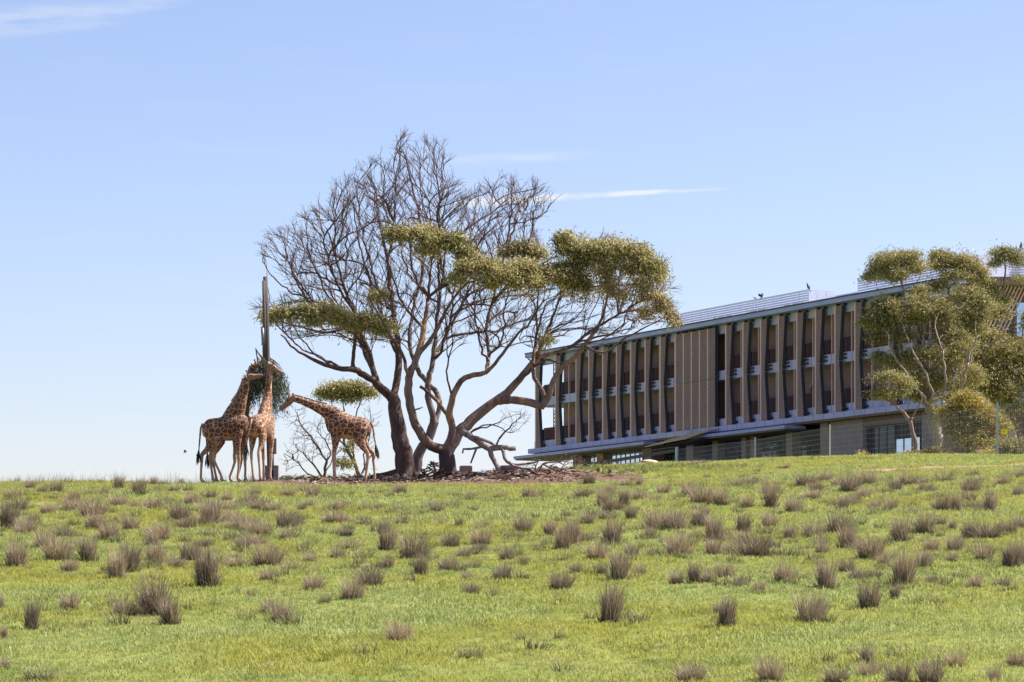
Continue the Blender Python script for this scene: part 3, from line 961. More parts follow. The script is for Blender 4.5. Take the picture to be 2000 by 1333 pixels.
# sloping timber awning over the entrance
ta, tb = t_of(1276, 2.2), t_of(1398, 0.8)
for k in range(6):
    f0 = k / 6
    y = -2.9 + 2.3 * f0
    MB().bar((ta + 0.3 + 1.2 * f0, y, 12.70 + 0.75 * f0 - Z0), (tb + 0.2 * f0, y, 12.95 + 0.78 * f0 - Z0), 0.30, 0.05, up=(0, -0.3, 1)).build('awning_slat', M_SLAT, bld)
MB().bar((ta + 1.5, -1.3, 12.72 - Z0), (tb, -1.3, 12.9 - Z0), 1.6, 0.06).build('awning_frame', M_DARK, bld)

# ground floor
bbox('ground_slab', 1.0, TE, -0.5, 10.5, 9.3, 9.8, M_CONC)
bbox('soffit', 7.6, TE, -0.5, 10.4, 13.30, 13.425, M_SOFFIT)
for px, w in ((1119, 0.55), (1130, 0.5), (1165, 1.0), (1254, 1.3), (1340, 1.0), (1391, 0.7), (1448, 0.55), (1466, 0.6), (1535, 0.75), (1602, 0.9)):
    t = t_of(px, 0.0)
    bbox('column', t, t + w, 0.0, w * 0.8, 9.8, 13.296, M_COLUMN)


def window(pa, pb, y, zb, zt, nx_, nz_, pane):
    ta, tb = t_of(pa, -y), t_of(pb, -y)
    fr = MB(); w = 0.05
    for k in range(nx_ + 1):
        t = ta + (tb - ta) * k / nx_
        fr.box(t - w / 2, t + w / 2, y - 0.05, y + 0.03, zb - Z0, zt - Z0)
    for k in range(nz_ + 1):
        z = zb + (zt - zb) * k / nz_
        for j in range(nx_):
            t0 = ta + (tb - ta) * j / nx_ + w / 2; t1 = ta + (tb - ta) * (j + 1) / nx_ - w / 2
            fr.box(t0, t1, y - 0.047, y + 0.027, z - w / 2 - Z0, z + w / 2 - Z0)
    f = fr.build('window', M_DARK, bld)
    MB().box(ta, tb, y - 0.012, y + 0.012, zb - Z0, zt - Z0).build('pane', pane, f)


window(1135, 1162, 0.4, 11.2, 12.86, 3, 2, M_PANE)
window(1177, 1250, 0.4, 11.2, 12.86, 8, 2, M_PANE)
window(1285, 1325, 3.0, 10.2, 12.6, 3, 2, M_PANE)
window(1345, 1440, 4.0, 9.9, 13.1, 8, 2, M_DGLASS)
window(1442, 1600, 4.0, 9.9, 13.1, 14, 2, M_DGLASS)
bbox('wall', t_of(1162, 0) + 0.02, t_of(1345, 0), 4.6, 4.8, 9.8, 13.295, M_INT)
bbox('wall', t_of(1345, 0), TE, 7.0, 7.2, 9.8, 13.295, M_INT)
# bright window openings far inside
for (pa, pb, ya, yb) in ((1473, 1482, 875, 880.5), (1483, 1490.5, 874.5, 879.5), (1473.5, 1479, 882, 892), (1504, 1515, 872.5, 878)):
    ta, tb = t_of(pa, -3.9), t_of(pb, -3.9)
    za, zb = z_of(pa, yb, -3.9), z_of(pa, ya, -3.9)
    MB().box(ta, tb, 3.86, 3.93, za, zb).build('pane', M_PANE, bld)
tw = [t_of(p, 0) for p in (1619, 1684, 1749, 1799, 1850)]
bbox('wall_panel', tw[0], tw[1], 0.05, 0.35, 9.8, 13.296, M_GREYW)
bbox('wall_panel', tw[3], TE, 0.05, 0.35, 9.8, 13.296, M_GREYW)
bbox('lintel', tw[1] + 0.003, tw[3] - 0.003, 0.02, 0.3, 12.75, 13.294, M_SOFFIT)
window(1686, 1748, 0.5, 9.9, 12.7, 4, 2, M_DGLASS)
window(1750, 1798, 0.45, 9.9, 11.85, 3, 1, M_PANE)
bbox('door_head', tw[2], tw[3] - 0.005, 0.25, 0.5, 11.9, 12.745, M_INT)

# wing turning to the right
wc = BO + DT * TE
WX0, WD = wc.x, wc.y
Rm = bld.matrix_world.inverted() if False else (Matrix.Translation(BO) @ Matrix.Rotation(math.atan2(DT.y, DT.x), 4, 'Z')).inverted()


def wing(name, x0, x1, y0, y1, z0, z1, mat):
    mb = MB().box(x0, x1, y0, y1, z0, z1)
    mb.v = [tuple(Rm @ Vector(q)) for q in mb.v]
    return mb.build(name, mat, bld)


wing('roof_slab', WX0 + 0.7, WX0 + 22, WD - 0.9, WD + 11, 20.42, 20.88, M_COLUMN)
wing('wall', WX0 + 0.6, WX0 + 22, WD + 2.4, WD + 2.7, 9.8, 20.415, M_WALL)
wing('floor_slab', WX0 + 0.6, WX0 + 22, WD - 0.1, WD + 2.39, 16.9, 17.5, M_COLUMN)
wing('ledge', WX0 + 0.6, WX0 + 22, WD - 0.3, WD + 2.39, 13.4, 14.2, M_CONC)
wing('balustrade', WX0 + 0.6, WX0 + 2.2, WD, WD + 0.06, 17.505, 18.5, M_RED)
for k in range(8):
    x = WX0 + 1.2 + 0.22 * k
    mb = MB().bar((x, WD - 0.2, 17.55), (x + 1.35, WD - 0.2, 20.40), 0.09, 0.12, up=(0, 1, 0))
    mb.v = [tuple(Rm @ Vector(q)) for q in mb.v]
    mb.build('slanted_slat', M_TAN, bld)
for k in range(12):
    wing('railing_bar', WX0 + 4.6 + 0.22 * k, WX0 + 4.66 + 0.22 * k, WD, WD + 0.05, 17.51, 18.55, M_DARK)
wing('pane', WX0 + 3.9, WX0 + 5.2, WD + 2.30, WD + 2.36, 17.6, 19.7, M_PANE)
wing('pane', WX0 + 5.3, WX0 + 9.0, WD + 2.30, WD + 2.36, 17.6, 19.7, M_DGLASS)

# ------------------------------------------------------------------ white louvred plant screens on the roof
def louvre(name_label, t0, t1, y0, y1, zt, label, step=0.155):
    """screen along the front from t0 to t1 at depth y0, with a return to y1 at t1"""
    root = empty('roof_screen', BO + DT * t0 + IN * y0 + Vector((0, 0, 20.9 - Z0)), math.atan2(DT.y, DT.x))
    tag(root, label, 'louvre screen', 'white louvred screens on the roof')
    L = t1 - t0; H = zt - 20.9
    front = MB().box(0, L, 0.0, 0.03, 0, 0.115).mesh('slat'); front.materials.append(M_WHITE)
    side = None
    if y1 > y0:
        side = MB().box(L + 0.003, L + 0.033, 0.04, y1 - y0, 0, 0.115).mesh('slat'); side.materials.append(M_WHITE)
    z = 0.08
    while z < H:
        for me in (front, side):
            if me is not None:
                link('slat', me, None, root, loc=(0, 0, z))
        z += step
    n = max(2, int(L / 1.05))
    for j in range(n + 1):
        MB().box(L * j / n - 0.03, L * j / n + 0.03, 0.032, 0.09, 0, H).build('upright', M_WHITE, root)
    if y1 > y0:
        for j in range(1, 4):
            yy = (y1 - y0) * j / 3
            MB().box(L - 0.06, L + 0.0, yy - 0.03, yy + 0.03, 0, H).build('upright', M_WHITE, root)
    MB().box(-0.03, L + 0.04, -0.01, 0.05, H - 0.03, H + 0.05).build('top_rail', M_WHITE, root)
    return root


YS = 2.2
tA0, tA1 = t_of(1322, -YS), t_of(1578, -YS)
louvre('a', tA0, tA1, YS, YS + 2.1, 22.3, 'long white louvred roof screen with corner return at its near end')
louvre('b', t_of(1632, -4.2), t_of(1676, -4.2), 4.2, 4.2, 21.95, 'short low white louvred screen in the gap between two longer ones')
tC0 = t_of(1675, -YS)
louvre('c', tC0, TE - 1.0, YS, YS + 3.0, 22.4, 'tall white louvred roof screen behind the multi-stemmed tree tops')
for k in range(3):                     # pale plant boxes half seen behind the slats
    t = tA0 + 3 + 4.6 * k
    q = MB().box(0, 1.6, 0, 1.2, 0, 0.95).box(0.1, 1.5, 0.1, 1.1, 0.955, 1.05).box(0.25, 0.75, -0.02, -0.004, 0.2, 0.7).box(0.9, 1.4, -0.02, -0.004, 0.2, 0.7).build('plant_unit', M_GREYW, None)
    q.location = BO + DT * t + IN * (YS + 1.2) + Vector((0, 0, 20.902 - Z0)); q.rotation_euler.z = math.atan2(DT.y, DT.x)
    tag(q, ['grey roof plant unit behind far left end of long louvred screen', 'middle grey roof plant unit behind the long louvred screen', 'grey roof plant unit nearest the corner return of louvred screen'][k], 'plant unit', 'roof plant behind louvres')
wr = empty('roof_screen', (WX0 + 3.6, WD + 3.2, 20.88))
tag(wr, 'white louvred screen over the right wing roof behind treetop', 'louvre screen', 'white louvred screens on the roof')
wsl = MB().box(0, 16, 0, 0.03, 0, 0.115).mesh('slat'); wsl.materials.append(M_WHITE)
for k in range(14):
    link('slat', wsl, None, wr, loc=(0, 0, 0.06 + 0.155 * k))
for j in range(13):
    MB().box(j * 1.3 - 0.03, j * 1.3 + 0.03, 0.032, 0.09, 0, 2.25).build('upright', M_WHITE, wr)

# round ornament hung in one lower balcony
M_WICK = mat_noise('dusky_pink_wicker', (0.14, 0.06, 0.07), (0.22, 0.10, 0.11), 6, 0.7)
M_ROD = mat_noise('pale_hanger_rod', (0.62, 0.50, 0.50), (0.7, 0.58, 0.57), 5, 0.5)
tq = t_of(1590, -0.75)
hg = empty('hanging_ornament', BO + DT * tq + IN * 0.75 + Vector((0, 0, 15.55 - Z0)), math.atan2(DT.y, DT.x))
tag(hg, 'dusky pink round hanging ornament with two pale slanted bars in lower balcony', 'hanging ornament')
ring = [Vector((0.36 * math.cos(a_), 0, 0.30 * math.sin(a_))) for a_ in [2 * math.pi * k / 20 for k in range(21)]]
MB().tube(ring, [0.05] * 21, 8).build('ring', M_WICK, hg, True)
MB().tube([Vector((0, 0.03, -0.22)), Vector((0, 0.16, -0.1)), Vector((0, 0.2, 0.1))], [(.26, .05), (.28, .06), (.2, .05)], 12, flat=(1, 0, 0)).build('basket', M_WICK, hg, True)
MB().bar((-.40, -.06, .18), (-.14, -.06, .50), .055).build('bar', M_ROD, hg)
MB().bar((.40, -.06, .22), (.08, -.06, .56), .055).build('bar', M_ROD, hg)
MB().bar((0, 0, .30), (0, 0, 1.36), .02).build('cord', M_DARK, hg)

# ------------------------------------------------------------------ birds
M_BIRD = mat_noise('black_plumage', (0.018, 0.018, 0.024), (0.03, 0.03, 0.04), 8, 0.6)
M_BEAK = mat_noise('grey_beak', (0.10, 0.09, 0.08), (0.14, 0.12, 0.1), 8, 0.5)


def bird(loc, rz, label, s=1.0, wings=False, sit=False):
    r = empty('bird', loc, rz)
    r.scale = (s, s, s)
    tag(r, label, 'bird')
    tilt = 0.95 if sit else 0.35
    c, sn = math.cos(tilt), math.sin(tilt)

    def q(x, z):
        return Vector((x * c - z * sn, 0, x * sn + z * c + 0.17))
    b = MB().tube([q(-0.22, 0), q(-0.14, 0.0), q(0, 0), q(0.12, 0.02), q(0.17, 0.05)], [0.015, 0.045, 0.075, 0.06, 0.035], 10)
    hd = q(0.22, 0.05) + Vector((0.0, 0, 0.02))
    b.tube([q(0.14, 0.05), hd, hd + Vector((0.05, 0, 0.0)), hd + Vector((0.07, 0, -0.005))], [0.04, 0.045, 0.035, 0.012], 8)
    b.tube([hd + Vector((0.06, 0, 0)), hd + Vector((0.12, 0, -0.012))], [0.014, 0.003], 6)
    body = b.build('body', M_BIRD, r, True)
    MB().add([q(-0.18, 0.02) + Vector((0, -0.03, 0)), q(-0.18, 0.02) + Vector((0, 0.03, 0)), q(-0.42, -0.02) + Vector((0, 0.05, 0)), q(-0.42, -0.02) + Vector((0, -0.05, 0)), q(-0.3, 0.03)],
             [(0, 1, 4), (1, 2, 4), (2, 3, 4), (3, 0, 4), (3, 2, 1, 0)]).build('tail', M_BIRD, r)
    for sg in (-1, 1):
        if wings:
            MB().add([q(0.08, 0.04) + Vector((0, sg * 0.05, 0)), q(-0.12, 0.02) + Vector((0, sg * 0.05, 0)), q(-0.16, 0.2) + Vector((0, sg * 0.28, 0.08)), q(0.0, 0.28) + Vector((0, sg * 0.34, 0.12)), q(0.1, 0.18) + Vector((0, sg * 0.22, 0.05)), q(0.0, 0.1) + Vector((0, sg * 0.15, 0.02))],
                     [(0, 1, 5), (1, 2, 5), (2, 3, 5), (3, 4, 5), (4, 0, 5)]).build('wing', M_BIRD, r)
        else:
            MB().tube([q(0.1, 0.03) + Vector((0, sg * 0.065, 0)), q(-0.05, 0.02) + Vector((0, sg * 0.075, 0)), q(-0.27, 0.0) + Vector((0, sg * 0.02, 0))], [(0.012, 0.05), (0.014, 0.06), (0.006, 0.012)], 8).build('wing', M_BIRD, r)
        if not (wings and not sit):
            MB().tube([q(-0.04, -0.05) + Vector((0, sg * 0.03, 0)), (0.0, sg * 0.03, 0.0)], [0.012, 0.008], 5).build('leg', M_BEAK, r)
    return r


def on_roof(px, y, zt):
    return BO + DT * t_of(px, -y) + IN * (y + 0.02) + Vector((0, 0, zt - Z0))


bird(on_roof(1578, YS, 22.35), 2.2, 'upright black bird perched on corner of the long louvred screen', 0.95, sit=True)
bird(on_roof(1488, YS, 22.35), 0.4, 'black bird with raised wings landing on the long louvred screen', 0.7, wings=True, sit=True)
bird(on_roof(1474, YS, 22.35), 2.9, 'small dark bird crouched on louvres left of the raised-wing bird', 0.5)
bird(Vector((WX0 + 4.3, WD + 3.215, 23.06)), 1.2, 'black bird on louvred screen at the right edge of frame', 0.9, sit=True)
bird(P(362, 886, 118), 0.3, 'tiny bird flying low over the crest left of the giraffes', 0.26, wings=True)

# ------------------------------------------------------------------ trees: limbs traced, finer wood grown towards the light
def mat_bark(name, cols, scale, rough=0.85, bump=0.5, stretch=(1, 1, 0.25), orange=None, dark_below=None):
    m, b, bs, out = newmat(name)
    g = b.n('ShaderNodeNewGeometry')
    mp = b.n('ShaderNodeMapping'); mp.inputs['Scale'].default_value = stretch
    b.put(mp.inputs[0], g.outputs['Position'])
    n1 = b.noise(mp.outputs[0], scale, 6, 0.65, 0.3); n2 = b.noise(mp.outputs[0], scale * 3.5, 5, 0.7)
    c = b.ramp(n1, [(0.28, cols[0]), (0.5, cols[1]), (0.72, cols[2])])
    c = b.mix(b.mapr(n2, 0.5, 0.75, 0, 0.55), c, cols[0])
    if orange:
        n3 = b.noise(mp.outputs[0], scale * 0.55, 3, 0.5, 0.5)
        c = b.mix(b.mapr(n3, 0.56, 0.66, 0, 0.8), c, orange)
    if dark_below:                      # old rough bark stays on the foot of the stem
        sz = b.n('ShaderNodeSeparateXYZ'); b.put(sz.inputs[0], g.outputs['Position'])
        c = b.mix(b.mapr(b.m('ADD', sz.outputs[2], b.m('MULTIPLY', n2, 0.5)), dark_below[0], dark_below[1]), b.mix(n2, (0.05, 0.03, 0.028), (0.13, 0.08, 0.07)), c)
    b.put(bs.inputs['Base Color'], c)
    bs.inputs['Roughness'].default_value = rough; bs.inputs['Specular IOR Level'].default_value = 0.25
    bp = b.n('ShaderNodeBump'); bp.inputs['Strength'].default_value = bump; bp.inputs['Distance'].default_value = 0.06
    b.put(bp.inputs['Height'], b.m('ADD', n1, n2)); b.put(bs.inputs['Normal'], bp.outputs[0])
    return m


M_BARK_DARK = mat_bark('rough_dark_bark', [(0.055, 0.032, 0.03), (0.12, 0.075, 0.065), (0.20, 0.135, 0.115)], 5.0, bump=1.0)
M_BARK_GUM = mat_bark('smooth_gum_bark', [(0.10, 0.06, 0.052), (0.22, 0.145, 0.122), (0.36, 0.255, 0.22)], 3.4, rough=0.75, bump=0.6, orange=(0.44, 0.23, 0.11), dark_below=(7.25, 7.75))
M_BARK_PALE = mat_bark('pale_gum_bark', [(0.12, 0.09, 0.08), (0.30, 0.235, 0.205), (0.50, 0.42, 0.37)], 2.5, rough=0.75, bump=0.4)
M_BARK_YOUNG = mat_bark('rusty_young_bark', [(0.13, 0.08, 0.07), (0.26, 0.17, 0.14), (0.36, 0.25, 0.21)], 3.0, rough=0.75, bump=0.3)
M_BARK_GREY = mat_bark('grey_gum_bark', [(0.09, 0.065, 0.058), (0.19, 0.14, 0.125), (0.33, 0.26, 0.235)], 4.0, rough=0.8, bump=0.6)
M_TWIG = mat_bark('dead_twig_bark', [(0.075, 0.046, 0.050), (0.125, 0.08, 0.082), (0.19, 0.13, 0.125)], 2.0, bump=0.2)
M_DEAD = mat_bark('weathered_dead_wood', [(0.12, 0.085, 0.08), (0.27, 0.21, 0.19), (0.40, 0.33, 0.30)], 5.0, bump=0.5)
M_LEAF = mat_leaf('gum_leaf', (0.07, 0.076, 0.028), (0.235, 0.215, 0.075), (0.58, 0.50, 0.24), 0.36)
M_LEAF_R = mat_leaf('gum_leaf_rusty', (0.08, 0.076, 0.028), (0.25, 0.205, 0.08), (0.55, 0.43, 0.23), 0.38)
M_LEAF_G = mat_leaf('gum_leaf_green', (0.06, 0.07, 0.022), (0.20, 0.185, 0.062), (0.54, 0.46, 0.20), 0.32)
M_LEAF_Y = mat_leaf('wattle_leaf_yellow', (0.12, 0.11, 0.03), (0.34, 0.27, 0.06), (0.60, 0.46, 0.13), 0.35)


class Wood:
    """a skeleton: nodes with parents, grown limb by limb and then by attraction points"""
    def __init__(s):
        s.p = []; s.par = []; s.rmin = []; s.own = []

    def limb(s, pts, r0, r1, own, parent=None, step=0.22, wig=0.018, rng=RNG):
        """pts: world points; parent: node index to grow from; returns node indices"""
        pts = [np.array(q, float) for q in pts]
        if parent is not None:
            pts = [np.array(s.p[parent])] + pts
        seg = [np.linalg.norm(b - a) for a, b in zip(pts[:-1], pts[1:])]
        tot = sum(seg); ids = []
        prev = parent if parent is not None else -1
        # catmull-rom through the points
        ext = [2 * pts[0] - pts[1]] + pts + [2 * pts[-1] - pts[-2]]
        acc = 0
        first = parent is None
        for i, L in enumerate(seg):
            n = max(1, int(round(L / step)))
            p0, p1, p2, p3 = ext[i], ext[i + 1], ext[i + 2], ext[i + 3]
            for k in range(0 if first and i == 0 else 1, n + 1):
                t = k / n
                q = 0.5 * (2 * p1 + (p2 - p0) * t + (2 * p0 - 5 * p1 + 4 * p2 - p3) * t * t + (3 * p1 - p0 - 3 * p2 + p3) * t ** 3)
                f = (acc + L * t) / max(tot, 1e-6)
                q = q + rng.normal(0, wig, 3) * (0.3 if k in (0, n) else 1.0)
                s.p.append(q); s.par.append(prev); s.rmin.append(r0 + (r1 - r0) * f); s.own.append(own)
                prev = len(s.p) - 1; ids.append(prev)
            acc += L
        return ids

    def near(s, q, own=None):
        a = np.array(s.p); d = np.linalg.norm(a - np.array(q), axis=1)
        if own is not None:
            d = np.where(np.array(s.own) == own, d, 1e9)
        return int(d.argmin())

    def grow(s, att, di, dk, step, iters, rng, trop=(0, 0, 0.15), jit=0.18, maxkids=3, start_z=-1e9, minr=0.0, inert=0.75, cen=None, fan=0.0):
        att = np.array(att, float)
        P_ = np.array(s.p); par = list(s.par); own = list(s.own); rmin = list(s.rmin)
        ok = np.array([(q[2] > start_z) for q in s.p])
        kids = np.zeros(len(P_), int)
        for q in par:
            if q >= 0:
                kids[q] += 1
        nd = np.full(len(att), 1e9); ni = np.zeros(len(att), int)

        def upd(i0, i1):
            nonlocal nd, ni
            for c in range(i0, i1, 400):
                e = min(i1, c + 400)
                blk = P_[c:e]
                d = np.sqrt(((att[:, None, :] - blk[None]) ** 2).sum(2))
                d = np.where(ok[None, c:e] & (kids[None, c:e] < maxkids + 2), d, 1e9)
                j = d.argmin(1); m = d[np.arange(len(att)), j]
                b = m < nd
                nd = np.where(b, m, nd); ni = np.where(b, j + c, ni)
        upd(0, len(P_))
        tr = np.array(trop)
        for it in range(iters):
            act = nd < di
            if not act.any():
                break
            idx = ni[act]; v = att[act] - P_[idx]; v /= np.maximum(np.linalg.norm(v, axis=1), 1e-6)[:, None]
            u, inv = np.unique(idx, return_inverse=True)
            sm = np.zeros((len(u), 3)); np.add.at(sm, inv, v)
            sm /= np.maximum(np.linalg.norm(sm, axis=1), 1e-6)[:, None]
            # keep some of the parent's heading so that limbs run on
            hd = np.array([P_[q] - P_[par[q]] if par[q] >= 0 else (0, 0, 0) for q in u])
            hn = np.linalg.norm(hd, axis=1)
            hd = np.where(hn[:, None] > 1e-6, hd / np.maximum(hn, 1e-6)[:, None], 0)
            out = np.zeros_like(sm)
            if cen is not None:
                out = P_[u] - np.array(cen); out /= np.maximum(np.linalg.norm(out, axis=1), 1e-6)[:, None]
            sm = sm + inert * hd + tr + fan * out + rng.normal(0, jit, sm.shape)
            sm /= np.maximum(np.linalg.norm(sm, axis=1), 1e-6)[:, None]
            new = P_[u] + sm * step
            can = kids[u] < maxkids
            u, new = u[can], new[can]
            if len(u) == 0:
                break
            i0 = len(P_)
            P_ = np.vstack([P_, new]); kids[u] += 1
            kids = np.concatenate([kids, np.zeros(len(u), int)]); ok = np.concatenate([ok, np.ones(len(u), bool)])
            par += [int(q) for q in u]; own += [own[q] for q in u]; rmin += [minr] * len(u)
            upd(i0, len(P_))
            keep = nd > dk
            # nodes that are full give up their points
            full = kids[ni] >= maxkids
            att, nd, ni = att[keep & ~full], nd[keep & ~full], ni[keep & ~full]
            if len(att) == 0:
                break
        s.p = list(P_); s.par = par; s.own = own; s.rmin = rmin

    def twigs(s, rng, length=(0.2, 0.5), per_tip=2, every=0.25, up=0.25, zmin=-1e9, only=None):
        n0 = len(s.p)
        kids = np.zeros(n0, int)
        for q in s.par:
            if q >= 0:
                kids[q] += 1
        for i in range(n0):
            if s.rmin[i] > 0.02 or s.p[i][2] < zmin or s.par[i] < 0:
                continue
            if only is not None and not only(s.p[i]):
                continue
            tip = kids[i] == 0
            m = per_tip if tip else (1 if rng.random() < every else 0)
            hd = np.array(s.p[i]) - np.array(s.p[s.par[i]])
            hd = hd / max(np.linalg.norm(hd), 1e-6)
            for _ in range(m):
                d = hd + rng.normal(0, 0.30, 3) + np.array([0, 0, up]); d /= np.linalg.norm(d)
                L = rng.uniform(*length); q = np.array(s.p[i]); prev = i
                for k in range(3):
                    q = q + d * L / 3; d = d + rng.normal(0, 0.22, 3); d /= np.linalg.norm(d)
                    s.p.append(q); s.par.append(prev); s.rmin.append(0.0); s.own.append(s.own[i]); prev = len(s.p) - 1

    def radii(s, tip=0.0055, n=2.36):
        N = len(s.p); acc = np.zeros(N)
        r = np.zeros(N)
        for i in range(N - 1, -1, -1):
            r[i] = max(acc[i] ** (1 / n) if acc[i] > 0 else tip, s.rmin[i])
            if s.par[i] >= 0:
                acc[s.par[i]] += r[i] ** n if s.rmin[i] <= 0 or acc[i] > 0 else r[i] ** n * 0.5
        return np.minimum(r, np.where(np.array(s.rmin) > 0, np.maximum(np.array(s.rmin), 0.01) * 1.15, r))

    def mesh(s, name, own, split=0.07, tip=0.0055):
        """two meshes: thick limbs and thin branches"""
        r = s.radii(tip)
        N = len(s.p); ch = [[] for _ in range(N)]
        for i, q in enumerate(s.par):
            if q >= 0:
                ch[q].append(i)
        thick, thin = MB(), MB()
        starts = [i for i in range(N) if s.own[i] == own and s.par[i] < 0]
        stack = [(i, None) for i in starts]
        while stack:
            i, pr = stack.pop()
            chain = [pr, i] if pr is not None else [i]
            cur = i
            while ch[cur]:
                kids = sorted(ch[cur], key=lambda q: -r[q])
                for q in kids[1:]:
                    stack.append((q, cur))
                cur = kids[0]; chain.append(cur)
            if len(chain) < 2:
                continue
            # break the chain where it becomes thin
            rr = [r[q] for q in chain]
            if pr is not None:
                rr[0] = min(rr[0], rr[1] * 1.25)
            k = next((j for j in range(len(chain)) if rr[j] < split), len(chain))
            for mb, a, b in ((thick, 0, min(k + 1, len(chain))), (thin, max(0, k - 0 if k else 0), len(chain))):
                if mb is thin and k >= len(chain):
                    continue
                if b - a < 2:
                    continue
                n = 9 if rr[a] > 0.15 else 6 if rr[a] > 0.05 else 4 if rr[a] > 0.022 else 3
                mb.tube([s.p[q] for q in chain[a:b]], rr[a:b], n)
        return thick, thin


def leaves(centres, per, spread, size, rng, droop=0.5, flat=0.75):
    """leaf blades in little sprays round the given centres"""
    c = np.asarray(centres, float)
    n = len(c) * per
    cc = np.repeat(c, per, 0) + rng.normal(0, spread, (n, 3)) * np.array([1, 1, flat])
    d = rng.normal(0, 1, (n, 3)); d[:, 2] -= droop
    d /= np.linalg.norm(d, axis=1)[:, None]
    w = np.cross(d, rng.normal(0, 1, (n, 3))); w /= np.maximum(np.linalg.norm(w, axis=1), 1e-6)[:, None]
    L = rng.uniform(0.7, 1.3, n)[:, None] * size[0]; B = rng.uniform(0.7, 1.3, n)[:, None] * size[1]
    v = np.stack([cc, cc + d * L * 0.45 + w * B * 0.5, cc + d * L, cc + d * L * 0.45 - w * B * 0.5], 1).reshape(-1, 3)
    f = np.arange(n * 4).reshape(n, 4)
    return v, f


def shell(cen, rad, n, rng, top=0.35, inner=0.45):
    """spray centres in a dome: mostly near the outside, thinner below"""
    out = []
    while len(out) < n:
        v = rng.normal(0, 1, 3); v /= np.linalg.norm(v)
        if v[2] < -top and rng.random() < 0.8:
            continue
        k = inner + (1 - inner) * rng.random() ** 0.5
        if rng.random() < 0.22:
            k *= rng.uniform(1.0, 1.4)
        lump = 1 + 0.16 * math.sin(5 * v[0] + 3 * v[2] + cen[0]) + 0.12 * math.sin(7 * v[1] - 4 * v[0] + cen[2] * 2)
        out.append(np.array(cen) + v * np.array(rad) * k * lump)
    return np.array(out)


def crown_mesh(name, sets, mat, parent):
    V = []; Fq = []; o = 0
    for v, f in sets:
        V.append(v); Fq.append(f + o); o += len(v)
    return link(name, np_mesh(name, np.vstack(V), np.vstack(Fq)), mat, parent)


def pw(px, py, D):
    return np.array(P(px, py, D))


def base(px, D, up=-0.12):
    x = (px - CX) / F * D
    return np.array([x, D, tz(x, D) + up])


# ---- the group of three big gums
R4 = np.random.default_rng(2024)
wd = Wood()
# A: dark trunk at the left
DA = 121.5
A = wd.limb([base(793, DA), pw(789, 895, DA), pw(782, 862, DA), pw(776, 825, DA), pw(771, 795, DA), pw(768, 778, DA)], 0.42, 0.25, 'A')
wd.rmin[A[0]] = 0.62; wd.rmin[A[1]] = 0.47
A1 = wd.limb([pw(752, 765, DA), pw(735, 750, DA - .3), pw(712, 733, DA - .6), pw(690, 722, DA - .9), pw(656, 719, DA - 1.2), pw(613, 703, DA - 1.6), pw(576, 681, DA - 1.8), pw(548, 654, DA - 2)], 0.17, 0.028, 'A', A[-1])
A2 = wd.limb([pw(722, 690, DA - .2), pw(704, 650, DA), pw(692, 612, DA + .2), pw(672, 560, DA + .3), pw(655, 500, DA + .3), pw(640, 450, DA + .4)], 0.11, 0.025, 'A', wd.near(pw(735, 750, DA - .3)))
A3 = wd.limb([pw(776, 740, DA + .3), pw(779, 700, DA + .5), pw(774, 650, DA + .6), pw(766, 591, DA + 1), pw(758, 520, DA + 1.4), pw(742, 440, DA + 1.4), pw(735, 370, DA + 1.4)], 0.14, 0.025, 'A', A[-1])
A4 = wd.limb([pw(700, 660, DA + 1), pw(672, 640, DA + 1.2), pw(632, 618, DA + 1.5), pw(595, 580, DA + 1.6), pw(570, 530, DA + 1.6), pw(556, 480, DA + 1.6)], 0.13, 0.02, 'A', wd.near(pw(712, 720, DA)))
A5 = wd.limb([pw(690, 640, DA - 1.5), pw(640, 650, DA - 2), pw(590, 640, DA - 2.2), pw(545, 628, DA - 2.4)], 0.09, 0.02, 'A', wd.near(pw(690, 722, DA - .9)))
A6 = wd.limb([pw(740, 600, DA + 2.2), pw(720, 540, DA + 2.6), pw(700, 470, DA + 2.8), pw(690, 400, DA + 2.8)], 0.10, 0.02, 'A', wd.near(pw(776, 700, DA + .5)))
# B: leaning grey trunk between the two
DB = 122.6
B = wd.limb([base(808, DB), pw(815, 897, DB), pw(826, 872, DB), pw(841, 848, DB), pw(848, 826, DB)], 0.24, 0.17, 'B')
B1 = wd.limb([pw(842, 800, DB), pw(835, 775, DB), pw(838, 740, DB), pw(846, 700, DB + .4), pw(852, 640, DB + .9), pw(862, 560, DB + 1.3), pw(870, 480, DB + 1.4)], 0.12, 0.03, 'B', B[-1])
B2 = wd.limb([pw(858, 795, DB + .2), pw(854, 770, DB + .4), pw(815, 720, DB + .8), pw(800, 660, DB + 1.2), pw(810, 590, DB + 1.8), pw(826, 520, DB + 2), pw(820, 430, DB + 2), pw(800, 340, DB + 2), pw(788, 295, DB + 2)], 0.12, 0.028, 'B', B[-1])
B3 = wd.limb([pw(880, 640, DB + 1.5), pw(905, 590, DB + 2), pw(930, 540, DB + 2.2)], 0.09, 0.03, 'B', wd.near(pw(846, 700, DB + .4), 'B'))
